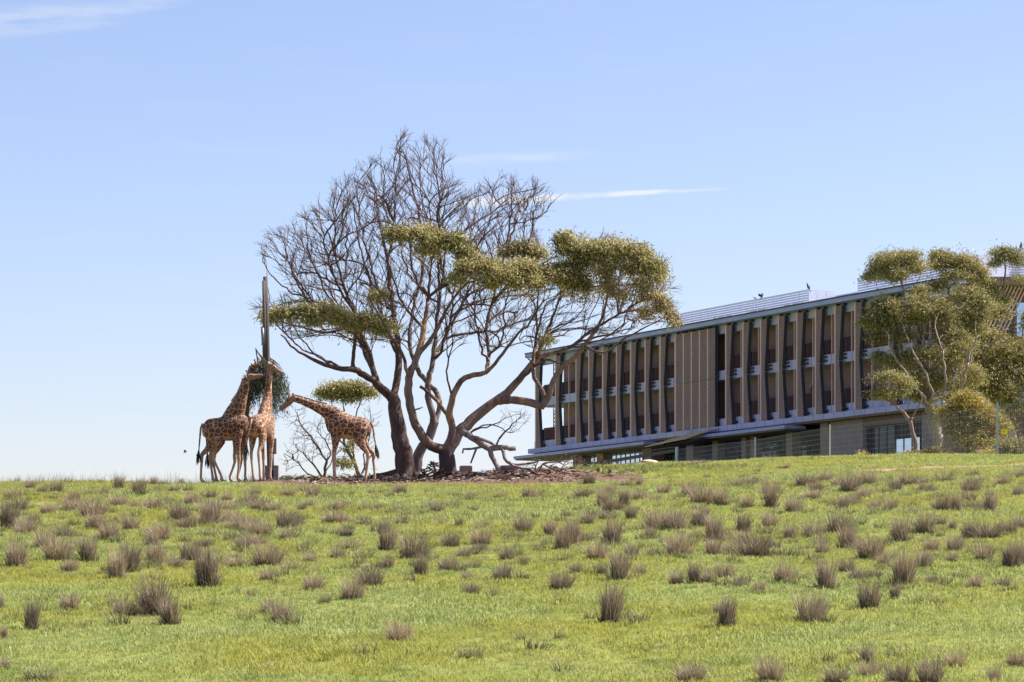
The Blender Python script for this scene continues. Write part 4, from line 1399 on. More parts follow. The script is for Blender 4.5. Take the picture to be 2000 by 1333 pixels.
# C: short dark stump that forks low
DC = 120.2
C = wd.limb([base(876, DC), pw(874, 905, DC), pw(872, 890, DC), pw(872, 880, DC)], 0.38, 0.29, 'C')
wd.rmin[C[0]] = 0.60; wd.rmin[C[1]] = 0.43
C1 = wd.limb([pw(852, 875, DC - .3), pw(832, 862, DC - .6), pw(818, 842, DC - .8), pw(807, 818, DC - .9), pw(800, 790, DC - 1), pw(797, 760, DC - 1), pw(801, 730, DC - 1), pw(815, 695, DC - .8), pw(826, 650, DC - .6), pw(835, 590, DC - .4), pw(842, 510, DC - .2)], 0.21, 0.03, 'C', C[-1])
C1b = wd.limb([pw(785, 690, DC - 1.6), pw(765, 660, DC - 2), pw(742, 620, DC - 2.4), pw(720, 580, DC - 2.6)], 0.085, 0.025, 'C', wd.near(pw(800, 735, DC - 1)))
C1c = wd.limb([pw(850, 650, DC - 1), pw(875, 600, DC - 1.4), pw(905, 560, DC - 1.6), pw(950, 540, DC - 1.8)], 0.10, 0.03, 'C', wd.near(pw(815, 700, DC - .8)))
C2 = wd.limb([pw(888, 862, DC + .1), pw(897, 842, DC + .2), pw(925, 817, DC + .4), pw(950, 797, DC + .5), pw(970, 783, DC + .6), pw(990, 768, DC + .6), pw(1008, 748, DC + .6), pw(1030, 722, DC + .6), pw(1052, 690, DC + .6), pw(1072, 640, DC + .5), pw(1090, 590, DC + .5)], 0.23, 0.035, 'C', C[-1])
C3 = wd.limb([pw(1003, 782, DC - .2), pw(1024, 784, DC - .4), pw(1045, 790, DC - .6), pw(1060, 793, DC - .7)], 0.17, 0.13, 'C', wd.near(pw(972, 782, DC + .6)))
C3a = wd.limb([pw(1063, 776, DC - .7), pw(1056, 758, DC - .6), pw(1043, 738, DC - .5), pw(1040, 715, DC - .4), pw(1045, 680, DC - .3), pw(1052, 640, DC - .3), pw(1068, 590, DC - .2)], 0.11, 0.025, 'C', C3[-1])
C3b = wd.limb([pw(1074, 768, DC - .9), pw(1082, 742, DC - 1), pw(1095, 722, DC - 1.2), pw(1122, 698, DC - 1.4), pw(1140, 676, DC - 1.5), pw(1160, 650, DC - 1.6), pw(1178, 618, DC - 1.6), pw(1186, 580, DC - 1.6), pw(1200, 530, DC - 1.5)], 0.13, 0.03, 'C', C3[-1])
C3c = wd.limb([pw(1050, 712, DC - .6), pw(1075, 703, DC - .8), pw(1100, 710, DC - 1), pw(1125, 707, DC - 1.2)], 0.08, 0.03, 'C', wd.near(pw(1020, 738, DC + .5)))
C4 = wd.limb([pw(884, 838, DC - .1), pw(878, 812, DC - .2), pw(884, 775, DC - .3), pw(900, 745, DC - .5), pw(925, 733, DC - .7), pw(950, 727, DC - .9), pw(975, 700, DC - 1.1), pw(1005, 660, DC - 1.2), pw(1035, 630, DC - 1.2), pw(1060, 590, DC - 1.2)], 0.14, 0.03, 'C', C[-1])
C5 = wd.limb([pw(880, 830, DC + .8), pw(866, 800, DC + 1.1), pw(845, 775, DC + 1.2), pw(820, 755, DC + 1.2)], 0.10, 0.07, 'C', wd.near(pw(886, 845, DC)))
C6 = wd.limb([pw(955, 690, DC + .2), pw(950, 640, DC + .6), pw(965, 580, DC + .9), pw(985, 500, DC + 1), pw(1010, 430, DC + 1)], 0.075, 0.025, 'C', wd.near(pw(950, 727, DC - .9)))
C7 = wd.limb([pw(1110, 680, DC + .2), pw(1150, 650, DC + .3), pw(1200, 620, DC + .3), pw(1250, 590, DC + .2), pw(1285, 575, DC)], 0.08, 0.02, 'C', wd.near(pw(1045, 700, DC + .6)))
C8 = wd.limb([pw(1180, 690, DC - 2), pw(1215, 665, DC - 2), pw(1260, 640, DC - 2), pw(1300, 620, DC - 1.9)], 0.06, 0.018, 'C', wd.near(pw(1140, 676, DC - 1.5)))

# long leaders fanning up to the outline
for (sx, sy, tx_, ty_, dd, own, r0) in (
        (704, 650, 600, 428, .8, 'A', .06), (655, 500, 658, 372, .6, 'A', .04), (632, 618, 545, 460, 1.6, 'A', .05), (595, 580, 523, 492, 1.8, 'A', .04), (672, 560, 578, 454, -.8, 'A', .05), (692, 612, 628, 412, -1, 'A', .06),
        (766, 591, 700, 345, 2.5, 'A', .06), (758, 520, 770, 330, 1.2, 'A', .05), (720, 540, 672, 380, 2.8, 'A', .05), (656, 719, 560, 598, -2.2, 'A', .05), (613, 703, 532, 560, -1.2, 'A', .04), (742, 440, 745, 318, 1.6, 'A', .04), (690, 660, 640, 520, 1.0, 'A', .05),
        (826, 520, 815, 288, 1.5, 'B', .06), (852, 640, 868, 294, 1.0, 'B', .07), (870, 480, 882, 362, 1.6, 'B', .04), (846, 700, 906, 402, .6, 'B', .06), (862, 560, 845, 302, .3, 'B', .06), (810, 590, 760, 390, 2.4, 'B', .05), (820, 430, 775, 276, 2.2, 'B', .035),
        (842, 510, 838, 360, -.8, 'C', .04), (835, 590, 782, 390, -1.4, 'C', .06), (826, 650, 742, 412, -2.2, 'C', .06), (875, 600, 935, 384, -1.8, 'C', .06), (905, 560, 965, 368, -1.2, 'C', .05), (985, 500, 1002, 362, .8, 'C', .045),
        (965, 580, 1046, 368, .6, 'C', .05), (1005, 440, 1076, 394, 1.0, 'C', .03), (1045, 680, 1060, 500, .2, 'C', .05), (949, 729, 930, 500, -1.0, 'C', .05), (975, 700, 1010, 520, -1.5, 'C', .05), (1140, 676, 1260, 520, -1.6, 'C', .05),
        (1110, 690, 1230, 600, -.6, 'C', .04), (1186, 580, 1180, 480, -1.4, 'C', .04), (884, 775, 868, 640, -1.2, 'C', .05), (735, 620, 690, 470, -2.6, 'C', .04)):
    D0 = {'A': DA, 'B': DB, 'C': DC}[own]
    i0 = wd.near(pw(sx, sy, D0), own); S = np.array(wd.p[i0]); T_ = pw(tx_, ty_, D0 + dd); T_ = T_ + (T_ - S) / np.linalg.norm(T_ - S) * R4.uniform(-0.3, 0.45)
    bow = np.array([(T_[0] - S[0]) * 0.16, (T_[1] - S[1]) * 0.2, -0.10 * np.linalg.norm(T_ - S)])
    q1 = S + (T_ - S) * 0.33 + bow + R4.normal(0, .10, 3); q2 = S + (T_ - S) * 0.68 + bow * 0.8 + R4.normal(0, .12, 3)
    wd.limb([q1, q2, T_], r0, 0.010, own, i0, wig=0.035, rng=R4)

ENV = np.array([(518, 492), (538, 458), (578, 452), (598, 425), (640, 412), (655, 372), (700, 345), (742, 318), (768, 330), (775, 275), (792, 268), (812, 300), (838, 285), (868, 292), (885, 352), (905, 385), (940, 375), (972, 352), (1003, 362), (1048, 366), (1078, 392), (1056, 425), (1040, 460), (1060, 500), (1085, 470), (1120, 460),
                (1200, 475), (1285, 510), (1300, 560), (1322, 618), (1290, 645), (1220, 660), (1160, 690), (1105, 668), (1040, 700), (985, 690), (930, 715), (870, 705), (800, 690), (740, 700), (690, 690), (640, 690), (585, 672), (535, 640), (505, 615), (520, 590), (556, 592), (580, 570), (545, 540), (525, 520)], float)


def inside(poly, x, y):
    n = len(poly); r = np.zeros(len(x), bool); j = n - 1
    for i in range(n):
        xi, yi = poly[i]; xj, yj = poly[j]
        c = ((yi > y) != (yj > y)) & (x < (xj - xi) * (y - yi) / (yj - yi + 1e-12) + xi)
        r ^= c; j = i
    return r


ax = R4.uniform(495, 1325, 36000); ay = R4.uniform(265, 712, 36000)
k_ = inside(ENV, ax, ay)
ax, ay = ax[k_], ay[k_]
edge = np.hypot((ax - 880) / 420, (ay - 560) / 290)
keep = R4.random(len(ax)) < np.clip(0.35 + 0.8 * edge, 0, 1)
keep &= ~((ax > 1060) & (ay > 590) & (R4.random(len(ax)) < 0.45))
keep &= ~((ay < 400) & (R4.random(len(ax)) < 0.35))
keep &= ~((ay > 640) & (R4.random(len(ax)) < 0.5))
ax, ay = ax[keep][:5600], ay[keep][:5600]
half = 3.6 * np.sqrt(np.clip(1 - np.clip(edge[keep][:5600], 0, 1) ** 2, 0.02, 1)) + 0.5
aD = 121.6 + R4.uniform(-0.72, 1, len(ax)) * half
att = np.array([pw(a, b, c) for a, b, c in zip(ax, ay, aD)])
pick = R4.choice(len(att), 240, replace=False)
wd.grow(att[pick], 3.2, 0.75, 0.2, 40, R4, trop=(0, 0, 0.14), jit=0.14, cen=pw(850, 860, 121), fan=0.7, start_z=pw(0, 775, 121)[2], inert=0.55)
wd.grow(att, 1.9, 0.27, 0.17, 170, R4, trop=(0, 0, 0.16), jit=0.12, inert=1.1, cen=pw(850, 880, 121), fan=1.0, start_z=pw(0, 775, 121)[2])
# drop wood that strayed out of the crown's outline
pp = np.array(wd.p); cxy = np.array([880., 540.])
big = (ENV - cxy) * 1.035 + cxy
ok_ = inside(big, CX + F * pp[:, 0] / pp[:, 1], CY - F * pp[:, 2] / pp[:, 1]) | (np.array(wd.rmin) > 0)
for i in range(len(pp)):
    if wd.par[i] >= 0 and not ok_[wd.par[i]]:
        ok_[i] = False
idx = np.cumsum(ok_) - 1
wd.p = [wd.p[i] for i in range(len(pp)) if ok_[i]]
wd.own = [wd.own[i] for i in range(len(pp)) if ok_[i]]
wd.rmin = [wd.rmin[i] for i in range(len(pp)) if ok_[i]]
wd.par = [(int(idx[wd.par[i]]) if wd.par[i] >= 0 else -1) for i in range(len(pp)) if ok_[i]]
wd.twigs(R4, (0.2, 0.5), per_tip=2, every=0.03, up=0.2)
# broken stubs and snags on the thick limbs
nn = len(wd.p)
for i in R4.choice(nn, 900, replace=False):
    if 0.035 < wd.rmin[i] < 0.22 and wd.par[i] >= 0 and wd.p[i][2] > pw(0, 860, 121)[2]:
        d = R4.normal(0, 1, 3) + np.array([0, 0, 0.3]); d /= np.linalg.norm(d)
        r = wd.rmin[i]; L = R4.uniform(0.25, 0.75); q0 = np.array(wd.p[i]); prev = int(i)
        for k in range(3):
            q0 = q0 + d * L / 3; d = d + R4.normal(0, 0.25, 3); d /= np.linalg.norm(d)
            wd.p.append(q0.copy()); wd.par.append(prev); wd.rmin.append(0.0001 + (0.030 if k < 2 else 0.018)); wd.own.append(wd.own[i]); prev = len(wd.p) - 1
GUM_LAB = {'A': ('big half-bare gum tree with thick dark trunk nearest the lone giraffe', M_BARK_DARK),
           'B': ('big gum tree with leaning grey trunk between dark trunk and forked stump', M_BARK_GREY),
           'C': ('big wide gum tree forking low from dark stump with orange smooth limbs', M_BARK_GUM)}
roots_ = {}
for k, b0 in (('A', A[0]), ('B', B[0]), ('C', C[0])):
    rt = empty('gum_tree', tuple(wd.p[b0]))
    tag(rt, GUM_LAB[k][0], 'tree', 'big half-bare gum trees on the crest')
    roots_[k] = rt
    th, tn = wd.mesh('x', k, split=0.075)
    off = np.array(wd.p[b0])
    for mb, nm, mt in ((th, 'trunk', GUM_LAB[k][1]), (tn, 'branches', M_TWIG)):
        mb.v = [(q[0] - off[0], q[1] - off[1], q[2] - off[2]) for q in mb.v]
        mb.build(nm, mt, rt, True)
# the stump of C is as dark as trunk A below the fork
# surface roots and bark skirts
for k, b0, lst in (('A', A[0], ((-1.9, -0.3), (0.9, -0.5), (-0.6, -0.9))), ('C', C[0], ((0.9, -0.4), (-0.8, -0.6), (0.3, -0.9)))):
    o = np.array(wd.p[b0])
    for dx, dy in lst:
        pts = []
        for j in range(6):
            f = j / 5
            x, y = o[0] + dx * f, o[1] + dy * f
            pts.append((x - o[0], y - o[1], tz(x, y) + 0.26 * (1 - f) ** 2 + 0.02 - o[2]))
        MB().tube(pts, [0.26 - 0.20 * (j / 5) for j in range(6)], 7).build('root', M_BARK_DARK, roots_[k], True)


def pad_set(plist, rng, per=16, size=(0.17, 0.046), spread=0.13, flat=0.82):
    out = []
    for (px, py, D, rx, ry, n) in plist:
        s = D / F
        m = 5 if rx > 14 else 3
        for j in range(m):                 # uneven lobes instead of one smooth dome
            an = rng.uniform(0, 6.283); rr = 0.62 * math.sqrt(rng.random())
            c = pw(px + rx * rr * math.cos(an), py + ry * 0.55 * rng.uniform(-0.9, 0.75), D + rx * s * 0.6 * rr * math.sin(an))
            k = rng.uniform(0.42, 0.74)
            out.append(leaves(shell(c, (rx * s * k, max(rx * s * k * 0.85, 0.35), ry * s * k * flat), int(n * 1.25 / m) + 2, rng, inner=0.3), per, spread, size, rng))
        # thin outliers along the twigs
        out.append(leaves(shell(pw(px, py + ry * 0.3, D), (rx * s * 1.3, max(rx * s, 0.5), ry * s * 1.35), int(n * 0.45) + 1, rng, inner=0.5), max(4, per // 3), spread * 1.4, size, rng))
    return out


def local(o, rt):
    """keep the world place of a mesh under its root"""
    v = np.empty(len(o.data.vertices) * 3, np.float32); o.data.vertices.foreach_get('co', v)
    v = v.reshape(-1, 3) - np.array(rt.location, np.float32)
    o.data.vertices.foreach_set('co', v.ravel()); o.data.update()
    return o


padA = [(528, 622, 118.7, 20, 11, 34), (560, 612, 118.6, 26, 10, 46), (600, 608, 118.5, 26, 11, 48), (640, 612, 118.5, 28, 16, 70), (662, 622, 118.5, 18, 16, 40), (612, 626, 118.5, 16, 10, 26)]
padA2 = [(690, 632, 118.6, 22, 18, 54), (722, 628, 118.7, 26, 17, 60), (748, 640, 118.7, 22, 15, 46), (742, 574, 119.3, 12, 14, 16), (728, 585, 119.3, 8, 10, 9)]
padB = [(785, 457, 118.3, 26, 15, 56), (820, 455, 118.3, 28, 13, 60), (850, 468, 118.3, 30, 18, 78), (885, 475, 118.3, 28, 19, 72), (905, 492, 118.3, 18, 14, 40), (835, 485, 118.3, 20, 14, 40), (765, 458, 118.3, 10, 14, 18)]
padC = [(915, 525, 117.7, 26, 18, 58), (950, 520, 117.7, 30, 18, 70), (985, 530, 117.5, 30, 22, 80), (965, 550, 117.5, 26, 18, 50), (1020, 520, 117.8, 30, 14, 60), (1050, 535, 118.0, 32, 20, 80), (1085, 540, 118.1, 30, 24, 84), (1118, 545, 118.2, 28, 24, 80), (1135, 560, 118.2, 16, 18, 40), (1100, 520, 118.5, 36, 12, 60), (1010, 552, 117.6, 20, 12, 30), (1040, 553, 117.6, 24, 13, 34), (895, 545, 117.7, 12, 12, 20),
        (1020, 488, 120.5, 30, 13, 56), (1050, 495, 120.4, 18, 13, 28), (990, 492, 120.5, 14, 9, 18), (1072, 662, 118.9, 12, 5, 5)]
padC2 = [(1108, 468, 118.5, 22, 14, 44), (1100, 490, 118.4, 12, 16, 22), (1140, 488, 118.3, 30, 20, 84), (1175, 487, 118.1, 32, 20, 90), (1210, 490, 118.0, 34, 22, 96), (1245, 500, 117.9, 28, 24, 78), (1150, 510, 118.3, 24, 14, 44), (1195, 513, 117.9, 20, 12, 30), (1268, 522, 117.8, 26, 18, 54), (1288, 540, 117.8, 14, 16, 26), (1230, 524, 118.0, 18, 10, 24)]
padC3 = [(1190, 556, 117.9, 16, 14, 22), (1200, 572, 117.8, 10, 10, 12), (1180, 535, 117.9, 14, 10, 16), (1265, 578, 117.7, 22, 12, 28), (1290, 585, 117.7, 18, 12, 22), (1250, 555, 117.8, 20, 9, 16), (1262, 610, 117.6, 14, 7, 12), (1300, 600, 117.6, 12, 10, 12), (1312, 618, 117.5, 10, 10, 14), (1318, 628, 117.5, 6, 9, 10), (1222, 578, 117.7, 7, 8, 8), (1285, 602, 117.6, 12, 8, 10)]
# loose sprays on the twigs round the pads, thinning outwards
pp = np.array(wd.p); ppx = CX + F * pp[:, 0] / pp[:, 1]; ppy = CY - F * pp[:, 2] / pp[:, 1]
own_ = np.array(wd.own); thin_ = np.array(wd.rmin) <= 0


def loose(plist, own):
    best = np.full(len(pp), 9.0)
    for (px, py, D, rx, ry, n) in plist:
        best = np.minimum(best, np.hypot((ppx - px) / (rx + 6), (ppy - py - 4) / (ry + 8)))
    p_ = np.clip(1.5 - best, 0, 0.5) * 0.13
    k = thin_ & (R4.random(len(pp)) < p_)
    return [leaves(pp[k], 6, 0.13, (0.17, 0.046), R4)] if k.any() else []


local(crown_mesh('crown', pad_set(padA, R4) + loose(padA + padA2, 'A'), M_LEAF, roots_['A']), roots_['A'])
local(crown_mesh('crown', pad_set(padA2, R4), M_LEAF, roots_['A']), roots_['A'])
local(crown_mesh('crown', pad_set(padB, R4) + loose(padB, ''), M_LEAF, roots_['B']), roots_['B'])
local(crown_mesh('crown', pad_set(padC, R4) + loose(padC, ''), M_LEAF, roots_['C']), roots_['C'])
local(crown_mesh('crown', pad_set(padC2, R4) + loose(padC2, ''), M_LEAF, roots_['C']), roots_['C'])
local(crown_mesh('crown', pad_set(padC3, R4, per=12) + loose(padC3, ''), M_LEAF_R, roots_['C']), roots_['C'])


# ---- a general gum: stems from a foot, crown domes, wood grown up into the domes
def gum(name, label, foot, stems, domes, bark, leafm, seed, group=None, cat='tree', n_att=14, di=3.5, size=(0.16, 0.038), dens=1.0, start=0.3, bare=None, per=15, dk=0.3):
    rng = np.random.default_rng(seed)
    w = Wood()
    first = None
    for pts, r0, r1 in stems:
        if first is None:
            ids = w.limb([foot] + pts, r0, r1, 'T', None, wig=0.03, rng=rng); first = ids
            w.rmin[ids[0]] = r0 * 1.35
        else:
            w.limb(pts, r0, r1, 'T', w.near(pts[0] + 0.6 * (np.array(foot) - pts[0]) / np.linalg.norm(np.array(foot) - pts[0]), 'T'), wig=0.03, rng=rng)
    att = []
    for (px, py, D, rx, ry, n) in domes:
        s = D / F
        c = shell(pw(px, py, D), (rx * s, max(rx * s * 0.8, 0.3), ry * s), max(6, int(n * 0.5)), rng, inner=0.2)
        att.append(c)
    if bare is not None:
        att.append(bare(rng))
    att = np.vstack(att)
    w.grow(att, di, dk, 0.18, 80, rng, trop=(0, 0, 0.05), jit=0.16, start_z=foot[2] + start)
    w.twigs(rng, (0.15, 0.4), per_tip=1 if bare is None else 2, every=0.1 if bare is None else 0.25)
    global LAST_WOOD
    LAST_WOOD = np.array(w.p)
    rt = empty(name, tuple(foot)); tag(rt, label, cat, group)
    th, tn = w.mesh('x', 'T', split=0.05, tip=0.0055 if bare is not None else 0.011)
    for mb, nm, mt in ((th, 'trunk', bark), (tn, 'branches', bark if bare is None else M_TWIG)):
        if mb.v:
            mb.v = [(q[0] - foot[0], q[1] - foot[1], q[2] - foot[2]) for q in mb.v]
            mb.build(nm, mt, rt, True)
    if domes:
        local(crown_mesh('crown', pad_set([(a, b, c, d, e, int(n * dens)) for a, b, c, d, e, n in domes], rng, per=per, size=size), leafm, rt), rt)
    return rt


# trees standing in front of the building's near end
GR = 'gum trees in front of the building'
D1 = 160.0
gum('gum_tree', 'pale multi-stemmed gum tree reaching above the roof before the building', base(1830, D1),
    [([pw(1828, 845, D1), pw(1822, 815, D1)], 0.42, 0.28), ([pw(1800, 770, D1), pw(1772, 715, D1), pw(1757, 660, D1), pw(1768, 600, D1), pw(1762, 555, D1)], 0.15, 0.05),
     ([pw(1838, 760, D1 + .6), pw(1842, 700, D1 + 1), pw(1858, 630, D1 + 1.4), pw(1850, 560, D1 + 1.6)], 0.16, 0.05), ([pw(1865, 790, D1 - .5), pw(1890, 720, D1 - .8), pw(1905, 650, D1 - .8)], 0.14, 0.05),
     ([pw(1815, 790, D1 - 2.2), pw(1790, 755, D1 - 2.4), pw(1765, 722, D1 - 2.5), pw(1742, 690, D1 - 2.4), pw(1735, 655, D1 - 2)], 0.09, 0.03), ([pw(1822, 770, D1 - 2.6), pw(1805, 725, D1 - 2.8), pw(1785, 690, D1 - 2.6), pw(1768, 650, D1 - 2.3)], 0.085, 0.03),
     ([pw(1842, 770, D1 - 2.6), pw(1846, 720, D1 - 2.8), pw(1838, 680, D1 - 2.6), pw(1826, 640, D1 - 2.4)], 0.09, 0.03), ([pw(1860, 790, D1 - 2), pw(1880, 750, D1 - 2.4), pw(1892, 700, D1 - 2.4), pw(1912, 655, D1 - 2)], 0.09, 0.03), ([pw(1850, 800, D1 - 2), pw(1862, 760, D1 - 2.6), pw(1870, 720, D1 - 2.6)], 0.06, 0.025),
     ([pw(1795, 780, D1 - 1), pw(1765, 745, D1 - 1.2), pw(1735, 725, D1 - 1.4)], 0.10, 0.04), ([pw(1820, 760, D1 - 1), pw(1800, 700, D1 - 1.2), pw(1806, 640, D1 - 1.2)], 0.11, 0.04)],
    [(1757, 512, D1, 46, 24, 210), (1722, 528, D1, 28, 18, 80), (1700, 540, D1, 16, 14, 34), (1745, 540, D1 - .6, 30, 16, 80), (1792, 520, D1, 22, 18, 60),
     (1850, 512, D1 + 1.4, 36, 24, 150), (1885, 520, D1 + 1.4, 34, 22, 130), (1915, 540, D1 + 1.4, 26, 18, 70), (1870, 540, D1 + .8, 30, 12, 60),
     (1733, 605, D1 - 1, 34, 26, 150), (1710, 630, D1 - 1.2, 24, 20, 70), (1745, 630, D1 - 1.2, 28, 24, 90), (1688, 632, D1 - 1, 10, 8, 16),
     (1815, 600, D1 - 1.2, 44, 30, 230), (1845, 620, D1 - 1, 26, 24, 90), (1790, 622, D1 - 1, 22, 22, 60), (1885, 580, D1, 40, 20, 130), (1910, 610, D1, 34, 28, 120), (1795, 568, D1, 18, 8, 26),
     (1760, 712, D1 - 1.4, 34, 22, 120), (1830, 700, D1 - 1.2, 44, 28, 190), (1870, 680, D1 - .8, 36, 24, 130), (1800, 740, D1 - 1.4, 34, 24, 90), (1850, 745, D1 - 1.2, 40, 26, 130),
     (1770, 655, D1 - 1, 30, 18, 50), (1850, 660, D1 - .8, 40, 26, 80), (1795, 775, D1 - 1, 26, 12, 36), (1875, 775, D1 - .4, 26, 14, 40), (1720, 700, D1 - 1, 20, 14, 40), (1725, 660, D1 - 1, 26, 18, 60), (1895, 640, D1 + .6, 34, 22, 90), (1830, 560, D1 + 1.2, 24, 12, 40), (1780, 690, D1 - 1.4, 30, 18, 70), (1890, 735, D1 - .6, 34, 22, 90)],
    M_BARK_PALE, M_LEAF_G, 51, GR, size=(0.16, 0.043), start=2.2, dens=1.35)
gum('gum_tree', 'gum tree filling the right edge beside the tall fence post', base(1985, D1 + 2),
    [([pw(1975, 850, D1 + 2), pw(1955, 800, D1 + 2)], 0.34, 0.24), ([pw(1930, 770, D1 + 2), pw(1905, 740, D1 + 2), pw(1890, 700, D1 + 2)], 0.15, 0.05), ([pw(1985, 770, D1 + 2), pw(2010, 740, D1 + 2)], 0.16, 0.06), ([pw(1950, 740, D1 + 3), pw(1945, 680, D1 + 3), pw(1948, 640, D1 + 3)], 0.13, 0.05)],
    [(1950, 690, D1 + 2, 44, 34, 190), (1990, 680, D1 + 2, 40, 34, 170), (1920, 720, D1 + 1.6, 36, 28, 130), (1965, 730, D1 + 1.6, 50, 28, 150), (2020, 700, D1 + 2, 34, 40, 120), (1895, 690, D1 + 2, 30, 26, 90), (2010, 740, D1 + 2, 30, 26, 80), (1930, 655, D1 + 2.4, 28, 16, 60), (1900, 650, D1 + 2.6, 26, 20, 60), (1900, 760, D1 + 1.4, 50, 34, 190), (1960, 770, D1 + 1.6, 44, 26, 130), (2005, 630, D1 + 3, 28, 22, 80), (1945, 610, D1 + 3.4, 30, 18, 70), (1990, 790, D1 + 2, 40, 24, 90)],
    M_BARK_PALE, M_LEAF_G, 52, GR, size=(0.16, 0.043), start=2.0, dens=1.35)
gum('gum_tree', 'slender gum tree with small round crown above the building roof', base(1944, D1 + 12, -0.1),
    [([pw(1942, 780, D1 + 12), pw(1946, 680, D1 + 12), pw(1955, 600, D1 + 12), pw(1962, 555, D1 + 12), pw(1964, 525, D1 + 12)], 0.18, 0.04)],
    [(1963, 498, D1 + 12, 30, 20, 130), (1985, 510, D1 + 12, 18, 15, 50), (1945, 512, D1 + 12, 14, 13, 36), (1930, 555, D1 + 11.6, 22, 10, 36), (1990, 545, D1 + 11.6, 18, 8, 22), (1925, 575, D1 + 11.6, 28, 16, 60), (1960, 585, D1 + 11.6, 20, 12, 34)],
    M_BARK_GREY, M_LEAF_G, 53, GR, start=3.5)
gum('gum_tree', 'small rusty-barked gum tree before the bright glass doors', base(1789, D1 - 4),
    [([pw(1788, 862, D1 - 4), pw(1782, 845, D1 - 4), pw(1778, 825, D1 - 4), pw(1765, 805, D1 - 4)], 0.15, 0.09), ([pw(1745, 790, D1 - 4), pw(1728, 780, D1 - 4)], 0.05, 0.03), ([pw(1790, 800, D1 - 4), pw(1800, 785, D1 - 4)], 0.05, 0.03)],
    [(1722, 768, D1 - 4, 22, 16, 74), (1735, 738, D1 - 4, 34, 12, 70), (1755, 772, D1 - 4, 22, 14, 44), (1770, 750, D1 - 3.6, 24, 13, 50)],
    M_BARK_YOUNG, M_LEAF_G, 54, GR, start=1.6)
gum('shrub', 'big yellow-green wattle bush left of the tall fence post', base(1893, 152, -0.05),
    [([pw(1890, 860, 152), pw(1885, 830, 152)], 0.10, 0.05), ([pw(1910, 850, 152), pw(1925, 830, 152)], 0.07, 0.04), ([pw(1870, 850, 152), pw(1860, 835, 152)], 0.06, 0.03)],
    [(1885, 785, 152, 30, 24, 130), (1870, 812, 152, 36, 26, 150), (1905, 812, 152, 36, 28, 150), (1940, 822, 152, 34, 26, 120), (1860, 842, 152, 12, 14, 30), (1890, 845, 152, 44, 26, 130), (1928, 852, 152, 24, 20, 60), (1910, 868, 151.6, 50, 14, 90)],
    M_BARK_GREY, M_LEAF_Y, 55, 'shrubs along the fence', 'shrub', start=0.3, dens=1.7)
for i, (px, D, w, h, lab, lm, sd) in enumerate((
        (1976, 150, 30, 26, 'dark green bush right of the tall fence post under yellow sign', M_LEAF_G, 61),
        (1840, 151, 36, 18, 'low grey bush at the foot of the pale multi-stemmed tree', M_LEAF_R, 62),
        (1778, 150, 26, 9, 'low green clump before the bright glass doors', M_LEAF_G, 63),
        (1815, 151, 24, 12, 'low yellowish clump between glass doors and multi-stemmed tree', M_LEAF_Y, 64),
        (1925, 149, 22, 12, 'small pale tuft bush just left of the tall fence post', M_LEAF_Y, 65),
        (1683, 146, 7, 5, 'tiny pale weed at the foot of the grey wall panel', M_LEAF_Y, 66))):
    f = base(px, D, -0.03); s = D / F
    zz = CY - (f[2]) / D * F
    gum('shrub', lab, f, [([f + np.array([0, 0, h * s * 0.7])], 0.03, 0.015)], [(px, zz - h * 0.7, D, w, h, int(8 + w * h * 0.13)), (px - w * .45, zz - h * .45, D, w * .55, h * .6, int(6 + w * h * 0.05)), (px + w * .5, zz - h * .4, D, w * .5, h * .55, int(6 + w * h * 0.05))], M_BARK_GREY, lm, sd, 'shrubs along the fence', 'shrub', start=0.05, dk=0.15)

# young trees behind the lone giraffe
DK = 128.0
gum('gum_tree', 'young slender gum tree with umbrella crown behind the lone giraffe', base(706, DK, -0.2),
    [([pw(694, 905, DK), pw(680, 885, DK), pw(672, 860, DK), pw(676, 830, DK), pw(672, 800, DK)], 0.11, 0.03), ([pw(690, 870, DK), pw(692, 845, DK), pw(696, 810, DK), pw(704, 785, DK)], 0.05, 0.02), ([pw(660, 850, DK), pw(650, 800, DK)], 0.04, 0.02), ([pw(718, 900, DK), pw(726, 880, DK)], 0.05, 0.03)],
    [(668, 757, DK, 24, 10, 70), (698, 760, DK, 30, 12, 84), (718, 768, DK, 18, 10, 44), (640, 765, DK, 18, 11, 44), (655, 773, DK, 16, 7, 26), (685, 780, DK, 14, 8, 26), (630, 772, DK, 8, 8, 14), (672, 908, DK - .5, 13, 9, 26), (680, 877, DK, 6, 5, 8), (690, 860, DK, 8, 4, 8)],
    M_BARK_YOUNG, M_LEAF_G, 71, 'young trees behind the lone giraffe', start=0.6)


def bare_att(poly, n, D, dd):
    def fn(rng):
        pl = np.array(poly, float)
        x = rng.uniform(pl[:, 0].min(), pl[:, 0].max(), n * 6); y = rng.uniform(pl[:, 1].min(), pl[:, 1].max(), n * 6)
        k = inside(pl, x, y); x, y = x[k][:n], y[k][:n]
        return np.array([pw(a, b, D + rng.uniform(-dd, dd)) for a, b in zip(x, y)])
    return fn


